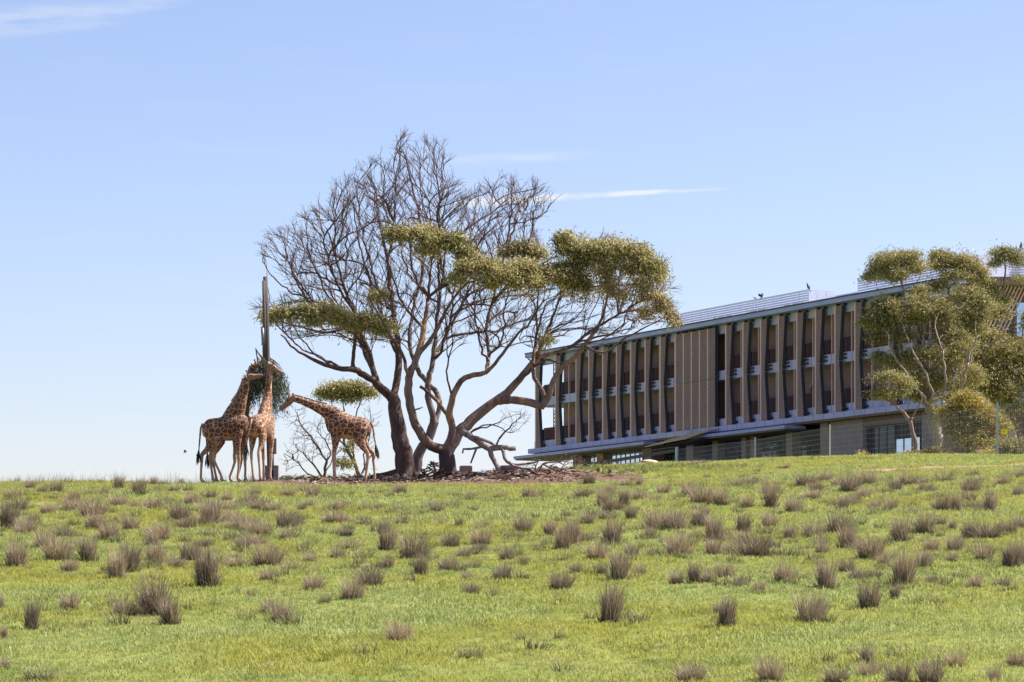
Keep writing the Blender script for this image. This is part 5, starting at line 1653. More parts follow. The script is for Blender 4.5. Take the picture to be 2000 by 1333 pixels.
DS_ = 126.5
gum('dead_shrub', 'leafless grey shrub with crooked branches between pole and lone giraffe', base(634, DS_, -0.15),
    [([pw(634, 915, DS_), pw(638, 900, DS_), pw(625, 880, DS_), pw(612, 862, DS_), pw(600, 845, DS_), pw(585, 825, DS_), pw(580, 808, DS_)], 0.07, 0.02), ([pw(618, 915, DS_), pw(600, 895, DS_), pw(585, 880, DS_), pw(572, 888, DS_)], 0.05, 0.015),
     ([pw(645, 890, DS_), pw(640, 870, DS_), pw(622, 845, DS_)], 0.045, 0.015), ([pw(600, 925, DS_), pw(585, 905, DS_), pw(572, 897, DS_), pw(562, 890, DS_)], 0.04, 0.015), ([pw(650, 895, DS_), pw(665, 880, DS_)], 0.03, 0.012)],
    [], M_TWIG, M_LEAF, 72, None, 'shrub', start=0.15, di=2.2, bare=bare_att([(555, 882), (575, 868), (568, 800), (590, 800), (600, 830), (625, 815), (650, 840), (655, 900), (620, 900), (590, 905), (560, 925), (552, 900)], 420, DS_, 0.8), dk=0.2)
bq = LAST_WOOD[np.linalg.norm(LAST_WOOD - pw(571, 906, DS_), axis=1).argmin()]
bird(Vector(bq) + Vector((0, 0, 0.012)), 1.9, 'tiny dark bird perched low in the leafless shrub beside the pole', 0.45, sit=True)
gum('dead_shrub', 'small bare sapling showing behind the lone giraffe\'s tail', base(716, 127.2, -0.15),
    [([pw(712, 900, 127.2), pw(714, 880, 127.2), pw(722, 850, 127.2), pw(724, 815, 127.2)], 0.04, 0.015)],
    [], M_TWIG, M_LEAF, 73, None, 'shrub', start=0.3, di=1.8, bare=bare_att([(705, 880), (715, 800), (735, 795), (738, 830), (725, 880)], 90, 127.2, 0.4), dk=0.2)


# ---- fallen and dead limbs
def dead(name, label, limbs, seed, bare=None, mat=M_DEAD, cat='fallen branch', rest=True):
    rng = np.random.default_rng(seed); w = Wood()
    for j, (pts, r0, r1) in enumerate(limbs):
        if j == 0:
            w.limb(pts, r0, r1, 'T', None, wig=0.03, rng=rng)
        else:
            w.limb(pts[1:] if len(pts) > 2 else pts[1:], r0, r1, 'T', w.near(pts[0], 'T'), wig=0.03, rng=rng)
    if bare is not None:
        w.grow(bare(rng), 1.8, 0.18, 0.15, 40, rng, trop=(0, 0, 0.05), jit=0.2)
        w.twigs(rng, (0.12, 0.35), per_tip=1, every=0.15)
    o = np.array(w.p[0]); o[2] = tz(o[0], o[1])
    rt = empty(name, tuple(o)); tag(rt, label, cat, 'dead limbs lying under the big gums')
    th, tn = w.mesh('x', 'T', split=0.045)
    for mb, nm, mt in ((th, 'limb', mat), (tn, 'twigs', M_TWIG)):
        if mb.v:
            mb.v = [(q[0] - o[0], q[1] - o[1], q[2] - o[2]) for q in mb.v]
            mb.build(nm, mt, rt, True)
    return rt


DD = 118.6
dead('fallen_limb', 'broken pale limb leaning from forked stump down to the grass', [
    ([pw(900, 842, DD + .6), pw(920, 855, DD), pw(940, 868, DD), pw(952, 875, DD), pw(960, 890, DD - .2), pw(968, 905, DD - .4), pw(972, 922, DD - .5)], 0.13, 0.09),
    ([pw(952, 873, DD), pw(970, 875, DD), pw(990, 874, DD), pw(1008, 876, DD)], 0.12, 0.10),
    ([pw(950, 873, DD), pw(930, 876, DD), pw(905, 878, DD), pw(903, 886, DD)], 0.06, 0.035),
    ([pw(930, 876, DD), pw(925, 890, DD), pw(920, 905, DD)], 0.045, 0.03),
    ([pw(918, 850, DD), pw(940, 858, DD - .3), pw(955, 864, DD - .3), pw(968, 872, DD - .2)], 0.07, 0.06),
    ([pw(966, 872, DD), pw(975, 858, DD), pw(988, 842, DD), pw(1000, 828, DD)], 0.05, 0.02),
    ([pw(980, 880, DD), pw(986, 895, DD - .3), pw(1000, 908, DD - .6), pw(1030, 906, DD - 1), pw(1055, 898, DD - 1.2)], 0.075, 0.03),
    ([pw(1000, 908, DD - .6), pw(1015, 914, DD - 1.2), pw(1040, 922, DD - 1.8), pw(1060, 926, DD - 2)], 0.06, 0.03),
    ([pw(905, 846, DD + .3), pw(930, 838, DD + .3), pw(960, 830, DD + .3), pw(985, 818, DD + .3)], 0.04, 0.015),
    ([pw(915, 845, DD + .2), pw(935, 835, DD), pw(970, 833, DD), pw(998, 846, DD)], 0.035, 0.015)],
    81, bare_att([(975, 800), (1030, 806), (1030, 830), (1000, 850), (975, 850), (980, 830)], 130, DD, 0.6))
dead('fallen_limb', 'long grey dead branch sprawling in the grass left of the building', [
    ([pw(985, 929, 116.5), pw(1015, 925, 117), pw(1045, 920, 117.4), pw(1060, 908, 117.6), pw(1085, 902, 118), pw(1110, 903, 118.2)], 0.05, 0.02),
    ([pw(1038, 921, 117.4), pw(1050, 905, 117.5), pw(1056, 898, 117.5)], 0.03, 0.012), ([pw(1060, 908, 117.6), pw(1080, 916, 117.3), pw(1095, 921, 117)], 0.04, 0.025),
    ([pw(1085, 902, 118), pw(1100, 908, 117.8), pw(1108, 900, 117.8), pw(1125, 890, 118)], 0.03, 0.012), ([pw(1095, 921, 117), pw(1110, 905, 117), pw(1140, 902, 117.2)], 0.025, 0.01)],
    82, bare_att([(1000, 915), (1050, 897), (1120, 890), (1150, 895), (1140, 912), (1060, 925)], 130, 117.4, 0.7))
dead('fallen_limb', 'small dark dead branch at the bank before the first windows', [
    ([pw(1132, 918, 121), pw(1140, 908, 121), pw(1155, 904, 121), pw(1162, 895, 121)], 0.035, 0.012),
    ([pw(1140, 916, 121), pw(1160, 917, 121), pw(1175, 912, 121), pw(1182, 900, 121)], 0.035, 0.012), ([pw(1160, 917, 121), pw(1163, 907, 121), pw(1170, 899, 121)], 0.02, 0.01)],
    83, bare_att([(1130, 918), (1150, 900), (1180, 898), (1185, 912), (1160, 920)], 60, 121, 0.5), mat=M_TWIG)
dead('fallen_log', 'thick grey log lying at the foot of the broken limb', [([pw(980, 914, 118.8), pw(998, 913, 118.6), pw(1012, 912, 118.5)], 0.12, 0.09)], 84, cat='log')
# heap of bark and sticks between the trunks
hb = MB(); rng = np.random.default_rng(5)
for _ in range(170):
    px = rng.uniform(822, 925); D = rng.uniform(119, 122)
    x = (px - CX) / F * D; hgt = 0.55 * math.exp(-((px - 848) / 30) ** 2) + 0.08
    p0 = Vector((x, D, tz(x, D) + rng.uniform(-0.02, hgt)))
    d = Vector(rng.normal(0, 1, 3)); d.z *= 0.45; d.normalize()
    L = rng.uniform(0.12, 0.6)
    hb.bar(p0 - d * L / 2, p0 + d * L / 2, rng.uniform(0.02, 0.08), rng.uniform(0.015, 0.04))
tag(hb.build('bark_debris', M_BARK_DARK), kind='stuff')

# ------------------------------------------------------------------ giraffes
def mat_coat(seed, warm):
    m, b, bs, out = newmat('giraffe_coat')
    g = b.n('ShaderNodeTexCoord')
    obj = g.outputs['Object']
    s = b.n('ShaderNodeSeparateXYZ'); b.put(s.inputs[0], obj)
    z = s.outputs[2]
    ad = b.n('ShaderNodeVectorMath', operation='ADD'); b.put(ad.inputs[0], obj); ad.inputs[1].default_value = (seed * 3.1, seed * 1.7, seed * 0.9)
    wn = b.n('ShaderNodeTexNoise'); wn.inputs['Scale'].default_value = 3.0; wn.inputs['Detail'].default_value = 2; b.put(wn.inputs['Vector'], ad.outputs[0])
    wv = b.n('ShaderNodeVectorMath', operation='MULTIPLY_ADD'); b.put(wv.inputs[0], wn.outputs['Color']); wv.inputs[1].default_value = (0.16, 0.16, 0.16); b.put(wv.inputs[2], ad.outputs[0])

    def cells(scale, w0, w1):
        v = b.n('ShaderNodeTexVoronoi', feature='DISTANCE_TO_EDGE'); v.inputs['Scale'].default_value = scale; b.put(v.inputs['Vector'], wv.outputs[0])
        v.inputs['Randomness'].default_value = 0.85
        v2 = b.n('ShaderNodeTexVoronoi', feature='F1'); v2.inputs['Scale'].default_value = scale; b.put(v2.inputs['Vector'], wv.outputs[0]); v2.inputs['Randomness'].default_value = 0.85
        return b.mapr(v.outputs['Distance'], w0, w1), v2.outputs['Color']
    big, bc = cells(5.6, 0.028, 0.072)
    sml, sc2 = cells(8.5, 0.05, 0.11)
    big_h, _ = cells(12.0, 0.06, 0.14)
    legz = b.mapr(z, 1.45, 1.75)
    patch = b.m('ADD', b.m('MULTIPLY', big, legz), b.m('MULTIPLY', sml, b.m('SUBTRACT', 1.0, legz)))
    fade = b.mapr(z, 0.75, 1.45)                                  # plain pale shanks
    patch = b.m('MULTIPLY', patch, b.m('MAXIMUM', fade, b.m('MULTIPLY', 0.12, b.mapr(z, 0.3, 0.7))))
    geo = b.n('ShaderNodeNewGeometry'); sn = b.n('ShaderNodeSeparateXYZ'); b.put(sn.inputs[0], geo.outputs['Normal'])
    belly = b.m('MULTIPLY', b.mapr(sn.outputs[2], -0.45, -0.9), b.mapr(z, 2.2, 1.8))
    patch = b.m('MULTIPLY', patch, b.m('SUBTRACT', 1.0, belly))
    at = b.n('ShaderNodeAttribute'); at.attribute_name = 'head'
    patch = b.m('MULTIPLY', patch, b.m('SUBTRACT', 1.0, b.m('MULTIPLY', at.outputs['Fac'], 0.75)))
    spots = b.m('MULTIPLY', big_h, b.m('MULTIPLY', at.outputs['Fac'], 0.75))
    patch = b.m('MAXIMUM', patch, spots)
    sb = b.n('ShaderNodeSeparateXYZ'); b.put(sb.inputs[0], bc)
    n = b.noise(obj, 18.0, 4, 0.6)
    brown = b.mix(sb.outputs[0], (0.066 * warm, 0.022 * warm, 0.014), (0.122 * warm, 0.042 * warm, 0.022))
    brown = b.mix(b.mapr(n, 0.4, 0.75, 0, 0.35), brown, (0.19 * warm, 0.085 * warm, 0.05))
    cream = b.mix(b.mapr(z, 0.4, 2.0), (0.45, 0.295, 0.20), (0.47, 0.29, 0.165))
    cream = b.mix(at.outputs['Fac'], cream, (0.34, 0.235, 0.185))
    col = b.mix(patch, cream, brown)
    b.put(bs.inputs['Base Color'], col)
    bs.inputs['Roughness'].default_value = 0.65; bs.inputs['Specular IOR Level'].default_value = 0.3
    bs.inputs['Sheen Weight'].default_value = 0.15
    return m


M_HOOF = mat_noise('hoof_horn', (0.09, 0.065, 0.055), (0.16, 0.12, 0.10), 9, 0.6)
M_TUFT = mat_noise('black_tail_hair', (0.012, 0.011, 0.014), (0.03, 0.028, 0.035), 12, 0.7)
M_MANE = mat_noise('brown_mane_hair', (0.14, 0.065, 0.035), (0.22, 0.11, 0.055), 14, 0.8)
M_EAR = mat_noise('pale_ear_hair', (0.50, 0.38, 0.31), (0.36, 0.25, 0.20), 10, 0.8)
M_EYE, b_, bs_, o_ = newmat('dark_eye')
bs_.inputs['Base Color'].default_value = (0.012, 0.008, 0.006, 1); bs_.inputs['Roughness'].default_value = 0.1


def giraffe(label, loc, yaw, neck, poll, muzzle, legs, tail, seed, warm=1.0, ear_up=0.2, scale_b=1.0):
    """neck: centre line [(x,y,z,half depth)] from the withers up; legs: foot (x,y) for fl, fr, hl, hr; all in the animal's own frame"""
    rt = empty('giraffe', loc, yaw)
    tag(rt, label, 'giraffe', 'giraffes feeding round the pole')
    V = Vector
    mb = MB()
    # trunk: deep sloping chest, narrow belly, rounded rump
    sec = [(-0.86, 2.06, .12, .08), (-0.80, 2.05, .27, .18), (-0.68, 2.03, .38, .26), (-0.5, 2.03, .42, .31), (-0.25, 2.03, .43, .35), (0.0, 2.06, .46, .37),
           (0.25, 2.13, .51, .36), (0.45, 2.17, .52, .33), (0.62, 2.16, .46, .28), (0.76, 2.12, .34, .21), (0.83, 2.10, .18, .12)]
    mb.tube([V((x, 0, zc)) for x, zc, h, w in sec], [(w, h) for x, zc, h, w in sec], 16, flat=(0, 1, 0))
    # neck
    neck = [(neck[0][0] - .30, neck[0][1], neck[0][2] - .22, neck[0][3] * .55), (neck[0][0] - .12, neck[0][1], neck[0][2] - .12, neck[0][3] * .88)] + list(neck[1:])
    np_ = [V(q[:3]) for q in neck]
    nr = [(max(0.085, q[3] * (0.62 if i < 3 else 0.72)), q[3]) for i, q in enumerate(neck)]
    mb.tube(np_, nr, 14, flat=(0, 1, 0))
    # head
    pl, mz = V(poll), V(muzzle)
    hd = (mz - pl).normalized(); L = (mz - pl).length
    sidev = hd.cross(V((0, 0, 1))).normalized(); upv = sidev.cross(hd)
    hs = [(-0.10, 0.0, .085, .10), (0.05, 0.0, .115, .135), (0.25, 0.0, .12, .14), (0.45, -0.015, .095, .115), (0.65, -0.03, .078, .088), (0.83, -0.035, .078, .078), (0.95, -0.04, .07, .068), (1.0, -0.04, .04, .04)]
    k = L / 0.70
    mb.tube([pl + hd * (a * L) + upv * (o * k) for a, o, w, h in hs], [(w * k, h * k) for a, o, w, h in hs], 14, flat=tuple(sidev))
    mb.tube([pl + hd * (0.2 * L) - upv * 0.10 * k, pl + hd * (0.55 * L) - upv * 0.105 * k, pl + hd * (0.88 * L) - upv * 0.095 * k], [0.06 * k, 0.055 * k, 0.045 * k], 8)
    # legs
    hooves = []
    for kname, (fx, fy) in legs.items():
        sg = 1 if kname[1] == 'l' else -1
        if kname[0] == 'f':
            sx = 0.48
            s0 = V((sx, sg * .17, 2.0)); el = V((sx - 0.02 + (fx - sx) * .2, sg * .19, 1.58)); kn = V((sx + (fx - sx) * .55 + .03, sg * .16 + (fy - sg * .16) * .55, .92)); ft = V((fx, fy, .16))
            pts = [s0, el, el.lerp(kn, .45), kn + V((-.01, 0, .14)), kn, kn + V((.0, 0, -.12)), kn.lerp(ft, .5), ft + V((-.02, 0, .1)), ft, ft + V((.05, 0, -.09))]
            rad = [(.12, .22), (.115, .16), (.08, .10), (.068, .075), (.075, .08), (.058, .06), (.046, .05), (.05, .055), (.058, .065), (.055, .06)]
        else:
            sx = -0.48
            s0 = V((sx, sg * .17, 2.02)); st = V((sx + .10 + (fx - sx) * .25, sg * .2, 1.55)); hk = V((sx - .16 + (fx - sx) * .62, sg * .16 + (fy - sg * .16) * .55, .96)); ft = V((fx, fy, .16))
            pts = [s0, st, st.lerp(hk, .5) + V((-.0, 0, 0)), hk + V((.03, 0, .14)), hk, hk + V((.015, 0, -.13)), hk.lerp(ft, .5), ft + V((-.01, 0, .1)), ft, ft + V((.05, 0, -.09))]
            rad = [(.17, .30), (.135, .21), (.085, .12), (.06, .085), (.06, .085), (.052, .062), (.045, .052), (.05, .054), (.058, .064), (.055, .06)]
        mb.tube(pts, rad, 12, flat=(0, 1, 0))
        hooves.append((pts[-1], kname))
    tmp = link('tmp_body', mb.mesh('giraffe_body'))
    rm = tmp.modifiers.new('r', 'REMESH'); rm.mode = 'VOXEL'; rm.voxel_size = 0.024
    sm = tmp.modifiers.new('s', 'SMOOTH'); sm.iterations = 7; sm.factor = 0.5
    dg = bpy.context.evaluated_depsgraph_get()
    me = bpy.data.meshes.new_from_object(tmp.evaluated_get(dg))
    bpy.data.objects.remove(tmp)
    me.name = 'giraffe_body'
    co = np.empty(len(me.vertices) * 3, np.float32); me.vertices.foreach_get('co', co); co = co.reshape(-1, 3)
    rel = co - np.array(pl, np.float32)
    al = rel @ np.array(hd, np.float32)
    dist = np.linalg.norm(rel - al[:, None] * np.array(hd, np.float32), axis=1)
    hv = np.clip((al + 0.02) / 0.12, 0, 1) * (dist < 0.3) * (al < L * 1.1)
    a = me.attributes.new('head', 'FLOAT', 'POINT'); a.data.foreach_set('value', hv.astype(np.float32))
    link('body', me, mat_coat(seed, warm), rt, True)
    for p, kname in hooves:
        MB().tube([p + V((0, 0, .05)), p + V((.01, 0, -.01)), p + V((.02, 0, -.075))], [(.052, .056), (.064, .072), (.07, .082)], 10, flat=(0, 1, 0)).build('hoof', M_HOOF, rt, True)
    for sg in (-1, 1):
        # horns, ears and eyes
        h0 = pl + hd * (0.16 * L) + sidev * (0.055 * sg * k) + upv * 0.10 * k
        hup = (upv * 0.92 - hd * 0.28 + sidev * 0.12 * sg).normalized()
        o = MB().tube([h0, h0 + hup * 0.10 * k, h0 + hup * 0.17 * k], [.032 * k, .026 * k, .026 * k], 8).build('horn', M_MANE, rt, True)
        MB().tube([h0 + hup * 0.165 * k, h0 + hup * 0.20 * k, h0 + hup * 0.225 * k], [.028 * k, .034 * k, .012 * k], 8).build('horn_tip', M_TUFT, o, True)
        e0 = pl + hd * 0.0 + sidev * (0.10 * sg * k) + upv * 0.05 * k
        ed = (sidev * sg * 0.8 - hd * 0.55 + upv * ear_up).normalized()
        en = ed.cross(upv).normalized()
        MB().tube([e0, e0 + ed * .07 * k, e0 + ed * .15 * k, e0 + ed * .23 * k], [(.02, .025), (.025, .06), (.02, .055), (.006, .012)], 8, flat=tuple(en)).build('ear', M_EAR, rt, True)
        ye = pl + hd * (0.30 * L) + sidev * (0.115 * sg * k) + upv * 0.045 * k
        MB().tube([ye - hd * .035 * k, ye - hd * .02 * k, ye + hd * .02 * k, ye + hd * .035 * k], [.006, .028 * k, .028 * k, .006], 8).build('eye', M_EYE, rt, True)
        nz = pl + hd * (0.96 * L) + sidev * 0.035 * sg * k - upv * 0.0
        MB().tube([nz - hd * .025, nz, nz + hd * .02], [.006, .016, .006], 6).build('nostril', M_EYE, rt, True)
    # mane along the top of the neck
    mm = MB()
    for i in range(3, len(np_) - 1):
        for j in range(10):
            f = j / 10
            c = np_[i].lerp(np_[i + 1], f); d = (np_[i + 1] - np_[i]).normalized()
            r = nr[i][1] + (nr[i + 1][1] - nr[i][1]) * f
            side = V((0, 1, 0)); side = (side - d * side.dot(d)).normalized(); u = side.cross(d) if side.cross(d).dot(V((-1, 0, 1.0))) > 0 else d.cross(side)
            q = c + u * (r - 0.03)
            w = (np_[i + 1] - np_[i]).length / 10 * 0.5
            mm.add([q - d * w - side * .014, q + d * w - side * .014, q + d * w * 0.8 + u * 0.075, q - d * w * 0.8 + u * 0.075, q - d * w + side * .014, q + d * w + side * .014],
                   [(0, 1, 2, 3), (5, 4, 3, 2), (0, 3, 4), (1, 5, 2), (1, 0, 4, 5)])
    mm.build('mane', M_MANE, rt)
    # tail with its tuft
    tp = [V(q) for q in tail]
    n = len(tp)
    tl = MB().tube(tp, [.045 - .028 * i / (n - 1) for i in range(n)], 8).build('tail', mat_coat(seed + 5, warm), rt, True)
    rg = np.random.default_rng(seed)
    tf = MB(); e = tp[-1]; dn = (tp[-1] - tp[-2]).normalized()
    for _ in range(60):
        d = (dn + V(rg.normal(0, .13, 3)) + V((0, 0, -.35))).normalized()
        l = rg.uniform(.25, .52); s0 = e - dn * rg.uniform(0, .14) + V(rg.normal(0, .012, 3))
        tf.tube([s0, s0 + d * l * .5 + V(rg.normal(0, .02, 3)), s0 + d * l], [.010, .013, .003], 4)
    tf.build('tail_tuft', M_TUFT, tl)
    return rt


def gat(px, D):
    x = (px - CX) / F * D
    return (x, D, tz(x, D) + 0.0)


# side-on, head low to the left
giraffe('lone giraffe right of the pole stretching its low neck leftward to the hanging leaves', gat(680, 115.0), math.pi,
        [(.33, 0, 2.36, .42), (.55, 0, 2.50, .36), (.91, 0, 2.70, .235), (1.32, 0, 2.87, .165), (1.75, 0, 3.04, .135), (2.06, 0, 3.13, .12)], (2.06, 0, 3.15), (2.60, .02, 2.74),
        {'fl': (.50, .13), 'fr': (.55, -.12), 'hl': (-.66, .14), 'hr': (-.98, -.15)}, [(-.84, 0, 2.25), (-.93, 0, 2.05), (-.97, .02, 1.7), (-1.02, .03, 1.45), (-1.05, .03, 1.3)], 1, 0.95)
# left pair
giraffe('front one of two overlapping giraffes at left, muzzle level beneath the other\'s chin', gat(440, 115.0), 0.0,
        [(.28, 0, 2.42, .42), (.40, 0, 2.68, .37), (.52, 0, 2.98, .29), (.64, 0, 3.30, .20), (.75, 0, 3.66, .155), (.80, 0, 3.93, .13)], (.80, 0, 3.95), (1.40, .0, 4.10),
        {'fl': (.18, .14), 'fr': (.50, -.14), 'hl': (-.92, .16), 'hr': (-.12, -.16)}, [(-.84, 0, 2.25), (-.92, 0, 2.05), (-.96, 0, 1.6), (-.98, -.02, 1.3), (-1.0, -.02, 1.12)], 2, 1.0)
giraffe('rear one of two overlapping giraffes at left, head raised up into the twigs', gat(449, 116.2), 0.05,
        [(.28, 0, 2.44, .42), (.42, 0, 2.75, .35), (.55, 0, 3.15, .26), (.67, 0, 3.6, .18), (.80, 0, 4.10, .145), (.90, 0, 4.44, .12)], (.90, 0, 4.46), (1.42, .05, 4.50),
        {'fl': (.30, .14), 'fr': (.60, -.14), 'hl': (-.52, .15), 'hr': (-.64, -.14)}, [(-.84, 0, 2.25), (-.9, .05, 2.0), (-.88, .06, 1.6), (-.86, .06, 1.2), (-.85, .06, 1.0)], 3, 1.05)
# seen from behind
giraffe('middle giraffe seen from behind beside the pole with its head turned right', gat(511, 113.6), math.radians(72),
        [(.28, 0, 2.44, .42), (.42, 0, 2.72, .34), (.52, -.02, 3.10, .23), (.56, -.04, 3.55, .165), (.58, -.07, 4.0, .14), (.56, -.09, 4.30, .125)], (.56, -.10, 4.32), (.70, -.60, 4.06),
        {'fl': (.44, .10), 'fr': (.50, -.14), 'hl': (-.52, .12), 'hr': (-.46, -.13)}, [(-.84, .02, 2.25), (-.96, .06, 2.0), (-.99, .13, 1.65), (-.98, .17, 1.4), (-.98, .19, 1.22)], 4, 1.3)

# ------------------------------------------------------------------ feeding pole and its browse
M_POLE = mat_noise('weathered_timber_pole', (0.05, 0.048, 0.054), (0.095, 0.086, 0.085), 4.0, 0.85, 0.4, stretch=(3, 3, 0.3), c3=(0.13, 0.09, 0.08))
M_STEELG = mat_noise('grey_galvanised_steel', (0.16, 0.18, 0.22), (0.24, 0.26, 0.30), 5.0, 0.5, metal=0.4)
M_BOX = mat_noise('grey_brown_box_timber', (0.17, 0.14, 0.135), (0.24, 0.20, 0.19), 6.0, 0.85, 0.3)
DP = 115.3
pb = P(530, 945, DP); pb.z = tz(pb.x, DP)
pole = empty('feeding_pole', pb)
tag(pole, 'tall weathered timber feeding pole with pulley tube and boxed foot', 'pole')


def pl_(px, py, dd=0.0):
    return P(px, py, DP + dd) - pb


MB().tube([Vector((0.0, 0, -0.2)), pl_(527, 860), pl_(522.5, 720), pl_(519.5, 600), pl_(518.3, 541)], [.135, .13, .105, .095, .085], 12).build('post', M_POLE, pole, True)
MB().tube([pl_(517, 700, -.12), pl_(516, 620, -.12), pl_(514.8, 549, -.12)], [.06, .06, .055], 8).build('side_rail', M_POLE, pole, True)
MB().tube([pl_(512.6, 641, -.15), pl_(514.2, 672, -.15)], [.065, .065], 10).build('pulley_tube', M_STEELG, pole, True)
MB().bar(pl_(509.5, 640, -.15), pl_(517, 638, -.1), .05, .05).build('bracket', M_STEELG, pole)
MB().bar(pl_(510.5, 673.5, -.15), pl_(518, 673, -.1), .05, .05).build('bracket', M_STEELG, pole)
MB().tube([pl_(513, 674, -.15), pl_(513, 688, -.16), pl_(514, 702, -.18)], [.014, .014, .014], 5).build('rope', M_STEELG, pole)
MB().box(.075, .20, -.2, -.03, 1.06, 1.64).box(.055, .074, -.16, -.07, 1.3, 1.4).build('winch_box', M_BOX, pole)
ft = MB()
ft.box(-.26, -.08, -.34, .1, -.05, .62).box(.10, .28, -.34, .1, -.05, .62).box(-.075, .095, -.34, .1, .44, .62)
ft.build('foot_box', M_BOX, pole)
MB().tube([Vector((.01, -.25, -.02)), Vector((.01, -.25, .438))], [.05, .05], 8).build('foot_pipe', M_STEELG, pole, True)
MB().box(-.055, .075, .02, .06, 0, .435).build('foot_back', M_DARK, pole)

# hanging bunch of cut branches
M_BROWSE = mat_leaf('browse_leaf', (0.022, 0.034, 0.022), (0.05, 0.07, 0.04), (0.125, 0.15, 0.085), 0.25)
M_THATCH = mat_noise('dry_brown_sticks', (0.11, 0.075, 0.06), (0.28, 0.21, 0.16), 6, 0.85)
tie = P(522, 712, DP + 0.55)
br = empty('hanging_browse', tie)
tag(br, 'bunch of drooping green cut branches hung high on the feeding pole', 'leafy branches')
rg = np.random.default_rng(77)
st = MB(); lv_c = []
for k in range(150):
    an = rg.uniform(0, 6.283); sp_ = rg.uniform(0.1, 1.0)
    L = rg.uniform(0.9, 2.15)
    p = np.array([rg.normal(0, .08), rg.normal(0, .08), rg.uniform(-.1, .25)])
    v = np.array([math.cos(an) * sp_ * .75, math.sin(an) * sp_ * .38, 0.25 * (1 - sp_) - .1]); pts = [Vector(p)]
    n = 9
    for j in range(n):
        v = v + np.array([0, 0, -.22]) + rg.normal(0, .05, 3); v[:2] *= .86
        v = v / max(np.linalg.norm(v), 1e-6)
        p = p + v * L / n; pts.append(Vector(p))
        if j > 2:
            for _ in range(2):
                lv_c.append(p + rg.normal(0, .03, 3))
    st.tube(pts, [.011 - .0008 * j for j in range(n + 1)], 3)
st.build('stems', M_THATCH, br)
v, f = leaves(lv_c, 4, .06, (.13, .022), rg, droop=2.2)
link('leaf_sprays', np_mesh('leaf_sprays', v, f), M_BROWSE, br)
tk = MB()
for (a, b_, w) in (((499, 681), (528, 728), .05), ((500, 684), (504, 712), .045), ((503, 688), (533, 722), .05), ((512, 700), (519, 722), .04), ((505, 690), (522, 716), .06), ((516, 704), (535, 716), .05)):
    tk.bar(P(*a, DP - .3) - tie, P(*b_, DP - .35) - tie, w, w * .8)
for _ in range(60):
    a = Vector((rg.uniform(-.38, .2), rg.uniform(-.2, .1), rg.uniform(-.1, .35)))
    d = Vector((rg.normal(.2, .4), rg.normal(0, .3), rg.normal(-.8, .4))).normalized()
    tk.bar(a, a + d * rg.uniform(.2, .6), .014, .012)
tk.build('dry_sticks', M_THATCH, br)

# ------------------------------------------------------------------ wire fence, rail, sign, stones
FP = [(1324, 200.0, 875), (1475, 180.0, 857), (1621, 165.0, 832), (1785, 153.0, 812), (1948, 143.0, 789), (2075, 136.5, 768)]
fence = empty('wire_fence', (*gat(1621, 165.0)[:2], tz(gat(1621, 165.0)[0], 165.0)))
tag(fence, 'tall square-mesh wire animal fence between grass and building', 'fence')
f0 = Vector(fence.location)
M_WIRE = mat_noise('bright_fence_wire', (0.32, 0.32, 0.35), (0.42, 0.42, 0.44), 3, 0.5, metal=0.3)
M_POST_L = mat_noise('grey_steel_post', (0.34, 0.35, 0.38), (0.44, 0.45, 0.47), 4, 0.5, metal=0.2)
M_POST_W = mat_noise('white_painted_post', (0.68, 0.67, 0.66), (0.76, 0.75, 0.74), 4, 0.6)
tops, bots = [], []
for px, D, py in FP:
    t = P(px, py, D); g = Vector((t.x, D, tz(t.x, D)))
    tops.append(t); bots.append(g)
for i, (px, D, py) in enumerate(FP):
    if px == 1785:
        continue
    w = .10 if px > 1900 else .085
    MB().box(-w / 2, w / 2, -w / 2, w / 2, -.3, tops[i].z - bots[i].z + .04).box(-w / 2 - .01, w / 2 + .01, -w / 2 - .01, w / 2 + .01, tops[i].z - bots[i].z + .041, tops[i].z - bots[i].z + .06).build('fence_post', M_POST_W if px == 1621 else M_POST_L, fence, loc=bots[i] - f0)
wm = MB()
for i in range(len(FP) - 1):
    tA, tB, gA, gB = tops[i], tops[i + 1], bots[i], bots[i + 1]
    gA = Vector((gA.x, gA.y, gA.z - 0.05)); gB = Vector((gB.x, gB.y, gB.z - 0.05))
    L = (tB - tA).length; nv = int(L / .19)
    for j in range(nv + 1):
        f_ = j / nv
        wm.bar(gA.lerp(gB, f_) - f0, tA.lerp(tB, f_) * .96 + gA.lerp(gB, f_) * .04 - f0, .0075)
    nh = 8
    for j in range(nh + 1):
        f_ = j / nh * .96
        wm.bar(gA.lerp(tA, f_) - f0, gB.lerp(tB, f_) - f0, .0075)
w_ = wm.build('wire_mesh', M_WIRE, fence); tag(w_, kind='stuff')

M_YEL = mat_noise('yellow_sign_enamel', (0.92, 0.70, 0.008), (0.95, 0.74, 0.012), 4, 0.5)
sgp = P(1961.5, 843, 141.6)
sg_ = empty('warning_sign', sgp); tag(sg_, 'small yellow warning plate hung on the fence wires beside tall post', 'sign')
MB().box(-.15, .15, -.012, .012, -.12, .10).build('plate', M_YEL, sg_)
MB().add([(-.05, -.0135, -.02), (.0, -.0135, -.055), (-.01, -.0135, -.01), (.04, -.0135, .02), (.0, -.0135, .015), (-.02, -.0135, .04)], [(0, 1, 2, 5), (2, 3, 4), (2, 4, 5)]).build('lightning_mark', M_DARK, sg_)
MB().box(-.10, -.06, -.01, .01, .103, .135).box(.06, .10, -.01, .01, .103, .135).build('hook', M_DARK, sg_)

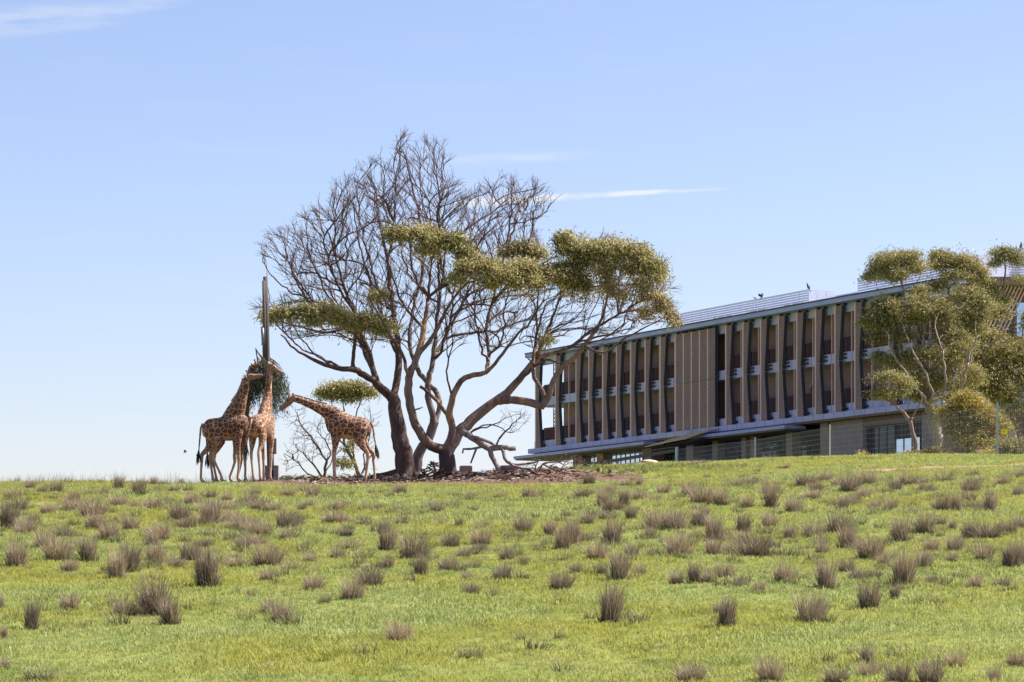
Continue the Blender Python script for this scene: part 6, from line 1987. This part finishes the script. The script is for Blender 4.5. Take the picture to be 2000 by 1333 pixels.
# timber handrail rising to a short white post in front of the ground floor
M_RAIL = mat_noise('dark_timber_rail', (0.085, 0.065, 0.06), (0.13, 0.10, 0.09), 4, 0.8, 0.2, stretch=(0.3, 3, 3))
ra, rb = P(1150, 908, 208), P(1317, 880.5, 200)
rr = empty('handrail', Vector((rb.x, rb.y, tz(rb.x, rb.y)))); tag(rr, 'dark timber ramp rail rising to a short white end post', 'railing')
o_r = Vector(rr.location)
MB().bar(ra - o_r, rb - o_r, .06, .22).build('rail', M_RAIL, rr)
MB().bar(P(1230, 886, 204.2) - o_r, P(1317, 873.5, 200) - o_r, .05, .07).build('rail', M_RAIL, rr)
MB().box(-.07, .07, -.07, .07, -.1, P(1319.5, 874, 200).z - o_r.z).build('end_post', M_POST_W, rr, loc=(P(1320.5, 880, 200).x - o_r.x, -.13, 0))
for f_ in (.35, .65):
    q = ra.lerp(rb, f_) - o_r
    MB().box(q.x - .05, q.x + .05, q.y - .05, q.y + .05, -1.2, q.z - .11).build('rail_post', M_RAIL, rr)

M_ROCK = mat_noise('pinkish_rock', (0.42, 0.30, 0.26), (0.56, 0.43, 0.38), 5, 0.9, 0.6, c3=(0.30, 0.22, 0.20))
M_ROCKG = mat_noise('grey_rock', (0.34, 0.30, 0.29), (0.46, 0.42, 0.40), 5, 0.9, 0.6)


def rock(px, D, w, h, label, mat, seed):
    x, y, z = gat(px, D)
    bm = bmesh.new(); bmesh.ops.create_icosphere(bm, subdivisions=3, radius=1)
    rg = np.random.default_rng(seed); pv = rg.uniform(0, 6.28, 6)
    for v in bm.verts:
        k = 1 + .16 * math.sin(3.1 * v.co.x + pv[0]) + .12 * math.sin(4.3 * v.co.y + pv[1] + 2 * v.co.z) + .10 * math.sin(6 * v.co.z + pv[2] + 3 * v.co.x)
        v.co = Vector((v.co.x * w / 2 * k, v.co.y * w * .38 * k, v.co.z * h * .62 * k + h * .3))
    me = bpy.data.meshes.new('rock'); bm.to_mesh(me); bm.free()
    o = link('rock', me, mat, None, True, (x, y, z)); o.rotation_euler.z = rg.uniform(-.4, .4)
    tag(o, label, 'rock')


rock(1270, 131.0, .75, .20, 'pinkish flat-topped boulder on the grass ridge below the windows', M_ROCK, 1)
rock(1500, 131.5, .18, .09, 'small pale stone on the ridge under the bright inner windows', M_ROCKG, 2)
rock(1466, 131.0, .14, .07, 'small grey stone on the ridge left of another pale stone', M_ROCKG, 3)
rock(1690, 124.0, .12, .05, 'tiny pale stone on the bank above the path', M_ROCKG, 4)
rock(957, 119.3, .34, .22, 'pale block-like stone beside the broken limb', M_ROCK, 5)
rock(940, 119.4, .30, .2, 'dark stone left of the pale stone by the broken limb', M_ROCKG, 6)
cs = MB().box(-.26, .26, -.3, .3, -.3, .12).box(-.22, .22, -.25, .25, .121, .15).build('concrete_slab', M_GREYW, None, loc=(P(910, 910, 124).x, 124.0, P(910, 910, 124).z - .0))
cs.location.z = P(910, 908, 124).z - .2
tag(cs, 'low concrete block showing beyond the forked stump', 'concrete block')
